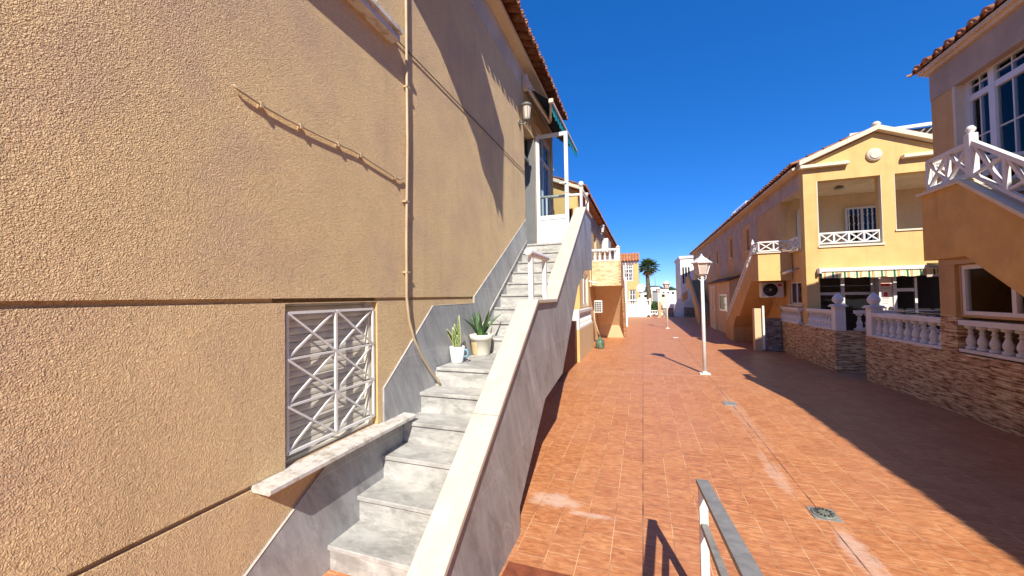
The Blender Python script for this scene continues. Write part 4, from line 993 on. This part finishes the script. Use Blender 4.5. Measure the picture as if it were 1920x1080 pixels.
t = thing('end_wall', 'white garden wall with baluster top closing the left street end', 'wall', (-.3, 34, 0))
m = MB(); m.box(-1.4, .62, 34.0, 34.2, -.3, .85); m.build('wall_body', M['whitewall'], t)
m = MB(); m.box(-1.4, .62, 33.98, 34.22, 1.2, 1.28); m.box(.5, .66, 33.95, 34.25, .86, 1.4); m.box(-.45, -.29, 33.95, 34.25, .86, 1.45); m.build('coping', M['whitewall'], t)
b0 = None
for k in range(12):
    x = -1.3+k*.15
    if b0 is None:
        m = MB(); m.lathe([(r*1.1, z/.4*.34) for r, z in BAL], (x, 34.1, .86), 8); b0 = m.build('baluster', M['white'], t)
    else: dup(b0, (.15*k, 0, 0))
t = thing('satellite_dish', 'round white satellite dish beside the third house', 'satellite dish', (-.15, 33.6, 2.2))
m = MB(); m.lathe([(0, 0), (.15, .02), (.3, .07), (.36, .11), (.35, .115), (.3, .085), (.15, .03), (0, .012)], (0, 0, 0), 24)
m.v = [(-.15+a, 33.6-c, 2.28+b) for a, b, c in m.v]; m.build('reflector', M['white'], t)
m = MB(); m.tube([(-.15, 33.62, 2.28), (-.15, 33.9, 2.2), (-.15, 34.1, 1.2)], .03, 8); m.tube([(-.15, 33.6, 2.0), (-.1, 33.3, 2.2)], .012, 6); m.build('mast', M['iron'], t)
m = MB(); m.lathe([(.1, 0), (.14, .05), (.1, .12), (0, .16)], (.42, 33.95, -.18), 8); tag(m.build('small_plant', M['greenleaf']), 'small dark plant at the foot of the white end wall', 'plant')

# palm
px, py = .62, 42.0
t = thing('palm_tree', 'tall fan palm with round crown beyond the white end wall', 'palm tree', (px, py, -.4))
m = MB(); n = 26
m.tube([(px-.06+.06*math.sin(i*.2), py, -.4+i*.19) for i in range(n)], [.30-.006*i+(.015 if i % 2 else 0) for i in range(n)], 12); m.build('trunk', M['palmtrunk'], t)
cz = 4.6
def fan(mb, az, el, L=1.0, r=.75):
    d = Vector((math.cos(az)*math.cos(el), math.sin(az)*math.cos(el), math.sin(el)))
    b = Vector((px-.03, py, cz)); e = b+d*L*.55+Vector((0, 0, -.06*(1-math.sin(el))))
    mb.tube([b, (b+e)/2+Vector((0, 0, .03)), e], [.02, .014, .01], 5)
    s_ = d.cross(Vector((0, 0, 1))).normalized(); u = s_.cross(d)
    for k in range(13):
        a = (k-6)/6*1.75; q = (d*math.cos(a)+s_*math.sin(a)+u*.12*abs(math.sin(a))).normalized()
        rr = r*(1-.25*abs(a)/1.75)*random.uniform(.85, 1.05); w = q.cross(u).normalized()*.028
        mid = e+q*rr*.55; tip = e+q*rr+Vector((0, 0, -.16*rr-.08*random.random()))
        mb.face([e-w*.4, mid-w*1.3, tip, mid+w*1.3, e+w*.4])
g = MB()
for k in range(40): fan(g, k*2.399, 1.3-1.75*(k/40)**.9, random.uniform(.9, 1.25), random.uniform(.6, .8))
g.build('crown', M['palmleaf'], t)
g = MB()
for k in range(9): fan(g, k*2.399+.5, -.75-.05*k, .8, .5)
g.build('dry_fronds', M['palmdry'], t)
# hedge and far town
def leafmass(mb, c, rad, n, s):
    for _ in range(n):
        while True:
            p = Vector((random.uniform(-1, 1), random.uniform(-1, 1), random.uniform(-1, 1)))
            if .35 < p.length < 1: break
        q = Vector(c)+Vector((p.x*rad[0], p.y*rad[1], p.z*rad[2]))
        a = Vector((random.gauss(0, 1), random.gauss(0, 1), random.gauss(0, 1))).normalized(); b = a.orthogonal().normalized(); k = s*random.uniform(.6, 1.3)
        mb.face([q+a*k, q+b*k*.5, q-a*k, q-b*k*.5])
m = MB(); leafmass(m, (1.15, 41, .3), (.75, .8, .75), 900, .09); m.box(.6, 1.6, 40.8, 41.4, -.4, .7)
tag(m.build('hedge', M['greenleaf']), 'dark green hedge at the street end behind the palm', 'hedge')
m = MB(); m.box(.6, 2.2, 37.8, 38, -.5, -.05); 
for k in range(8): m.box(.62+k*.2, .68+k*.2, 37.85, 37.95, -.05, .15)
m.box(.6, 2.2, 37.8, 38, .15, .22); tag(m.build('low_fence', M['whitewall']), 'low white fence in front of the hedge', 'fence')
t = thing('round_tree', 'lone dark round tree on the skyline between the lamps', 'tree', (9.5, 150, 0))
m = MB(); m.tube([(9.5, 150, -1), (9.5, 150, 2.2)], [.3, .2], 8); m.build('trunk', M['palmtrunk'], t)
m = MB(); leafmass(m, (9.5, 150, 3), (2.4, 2, 1.6), 700, .3); m.build('crown', M['greenleaf'], t)
t = thing('kiosk_tower', 'small white topped tower behind the farthest lamp', 'tower', (2.2, 70, 0))
m = MB(); m.box(1.6, 2.5, 70, 71, -.9, 2.4); m.build('shaft', M['iron'], t)
m = MB(); m.box(1.3, 2.8, 69.7, 71.3, 2.4, 3.0); m.build('top', M['whitewall'], t)
m = MB(); m.tube([(2.1, 70.5, 3.0), (2.1, 70.5, 5.0)], .06, 6); m.build('mast', M['iron'], t)
t = thing('floodlight_mast', 'thin floodlight mast rising behind the far right houses', 'lamp', (7.2, 70, 0))
m = MB(); m.tube([(6.4, 70, -.9), (6.4, 70, 6.0)], .1, 8); m.build('mast', M['whitewall'], t)
m = MB(); m.box(5.6, 6.7, 69.8, 70.2, 6.0, 6.25); m.build('lamp_head', M['iron'], t)
random.seed(3)
for k in range(16):
    d = random.uniform(75, 170); ax = (-.03+k*.011)+random.uniform(-.003, .003); x = ax*d; w = random.uniform(3, 6); h = random.uniform(1.4, 2.9)
    t = thing('distant_house', 'small pale flat roofed house in the far town on the skyline', 'house', (x, d, 0), 'houses of the far town')
    m = MB(); m.box(x-w/2, x+w/2, d, d+5, -1, h); 
    if k % 2: m.box(x-w/4, x+w/3, d+1, d+4, h, h+.9)
    m.build('wall', M['whitewall' if k % 3 else 'cream'], t)
    m = MB()
    for i in range(3): m.box(x-w/2+w*(.15+.28*i), x-w/2+w*(.27+.28*i), d-.04, d-.001, h-1.0, h-.35)
    m.build('window', M['dark'], t)

# ================================================================== camera, light
def cam():
    y, p, r = R(19.29), R(1.43), R(.985)
    f = Vector((-math.sin(y)*math.cos(p), math.cos(y)*math.cos(p), math.sin(p)))
    rt = Vector((math.cos(y), math.sin(y), 0)); up = rt.cross(f)
    r2 = rt*math.cos(r)-up*math.sin(r); u2 = up*math.cos(r)+rt*math.sin(r)
    c = bpy.data.cameras.new('camera'); c.sensor_width = 36; c.lens = 700/1920*36; c.clip_start = .05; c.clip_end = 20000
    o = bpy.data.objects.new('camera', c); col.objects.link(o)
    mt = Matrix((r2, u2, -f)).transposed().to_4x4(); mt.translation = (0, 0, 1.68); o.matrix_world = mt
    sc.camera = o
cam()
EL, AZ = 40, 162.7
sd = Vector((math.sin(R(AZ))*math.cos(R(EL)), math.cos(R(AZ))*math.cos(R(EL)), math.sin(R(EL))))
L_ = bpy.data.lights.new('sun', 'SUN'); L_.energy = 4.3; L_.angle = R(.5); L_.color = (1, .94, .83)
o = bpy.data.objects.new('sun', L_); col.objects.link(o); o.rotation_euler = (-sd).to_track_quat('-Z', 'Y').to_euler(); o.location = sd*60
w = bpy.data.worlds.new('World'); sc.world = w; w.use_nodes = True; nt = w.node_tree
bg = nt.nodes['Background']; sky = nt.nodes.new('ShaderNodeTexSky'); sky.sky_type = 'NISHITA'; sky.sun_disc = False
sky.sun_elevation = R(EL); sky.sun_rotation = R(AZ); sky.altitude = 0; sky.air_density = .5; sky.dust_density = 0; sky.ozone_density = 8
v0 = nt.nodes.new('ShaderNodeVectorMath'); v0.operation = 'SCALE'; v0.inputs['Scale'].default_value = .12
gm = nt.nodes.new('ShaderNodeGamma'); gm.inputs[1].default_value = .6
v1 = nt.nodes.new('ShaderNodeVectorMath'); v1.operation = 'SCALE'; v1.inputs['Scale'].default_value = 6.9
hs = nt.nodes.new('ShaderNodeHueSaturation'); hs.inputs['Saturation'].default_value = 1.5; hs.inputs['Hue'].default_value = .515
nt.links.new(sky.outputs[0], v0.inputs[0]); nt.links.new(v0.outputs[0], gm.inputs[0]); nt.links.new(gm.outputs[0], v1.inputs[0]); nt.links.new(v1.outputs[0], hs.inputs['Color']); nt.links.new(hs.outputs[0], bg.inputs[0]); bg.inputs[1].default_value = .12
sc.view_settings.view_transform = 'Standard'; sc.view_settings.look = 'None'; sc.view_settings.exposure = .8; sc.view_settings.gamma = 1
sc.cycles.max_bounces = 8; sc.cycles.transparent_max_bounces = 16
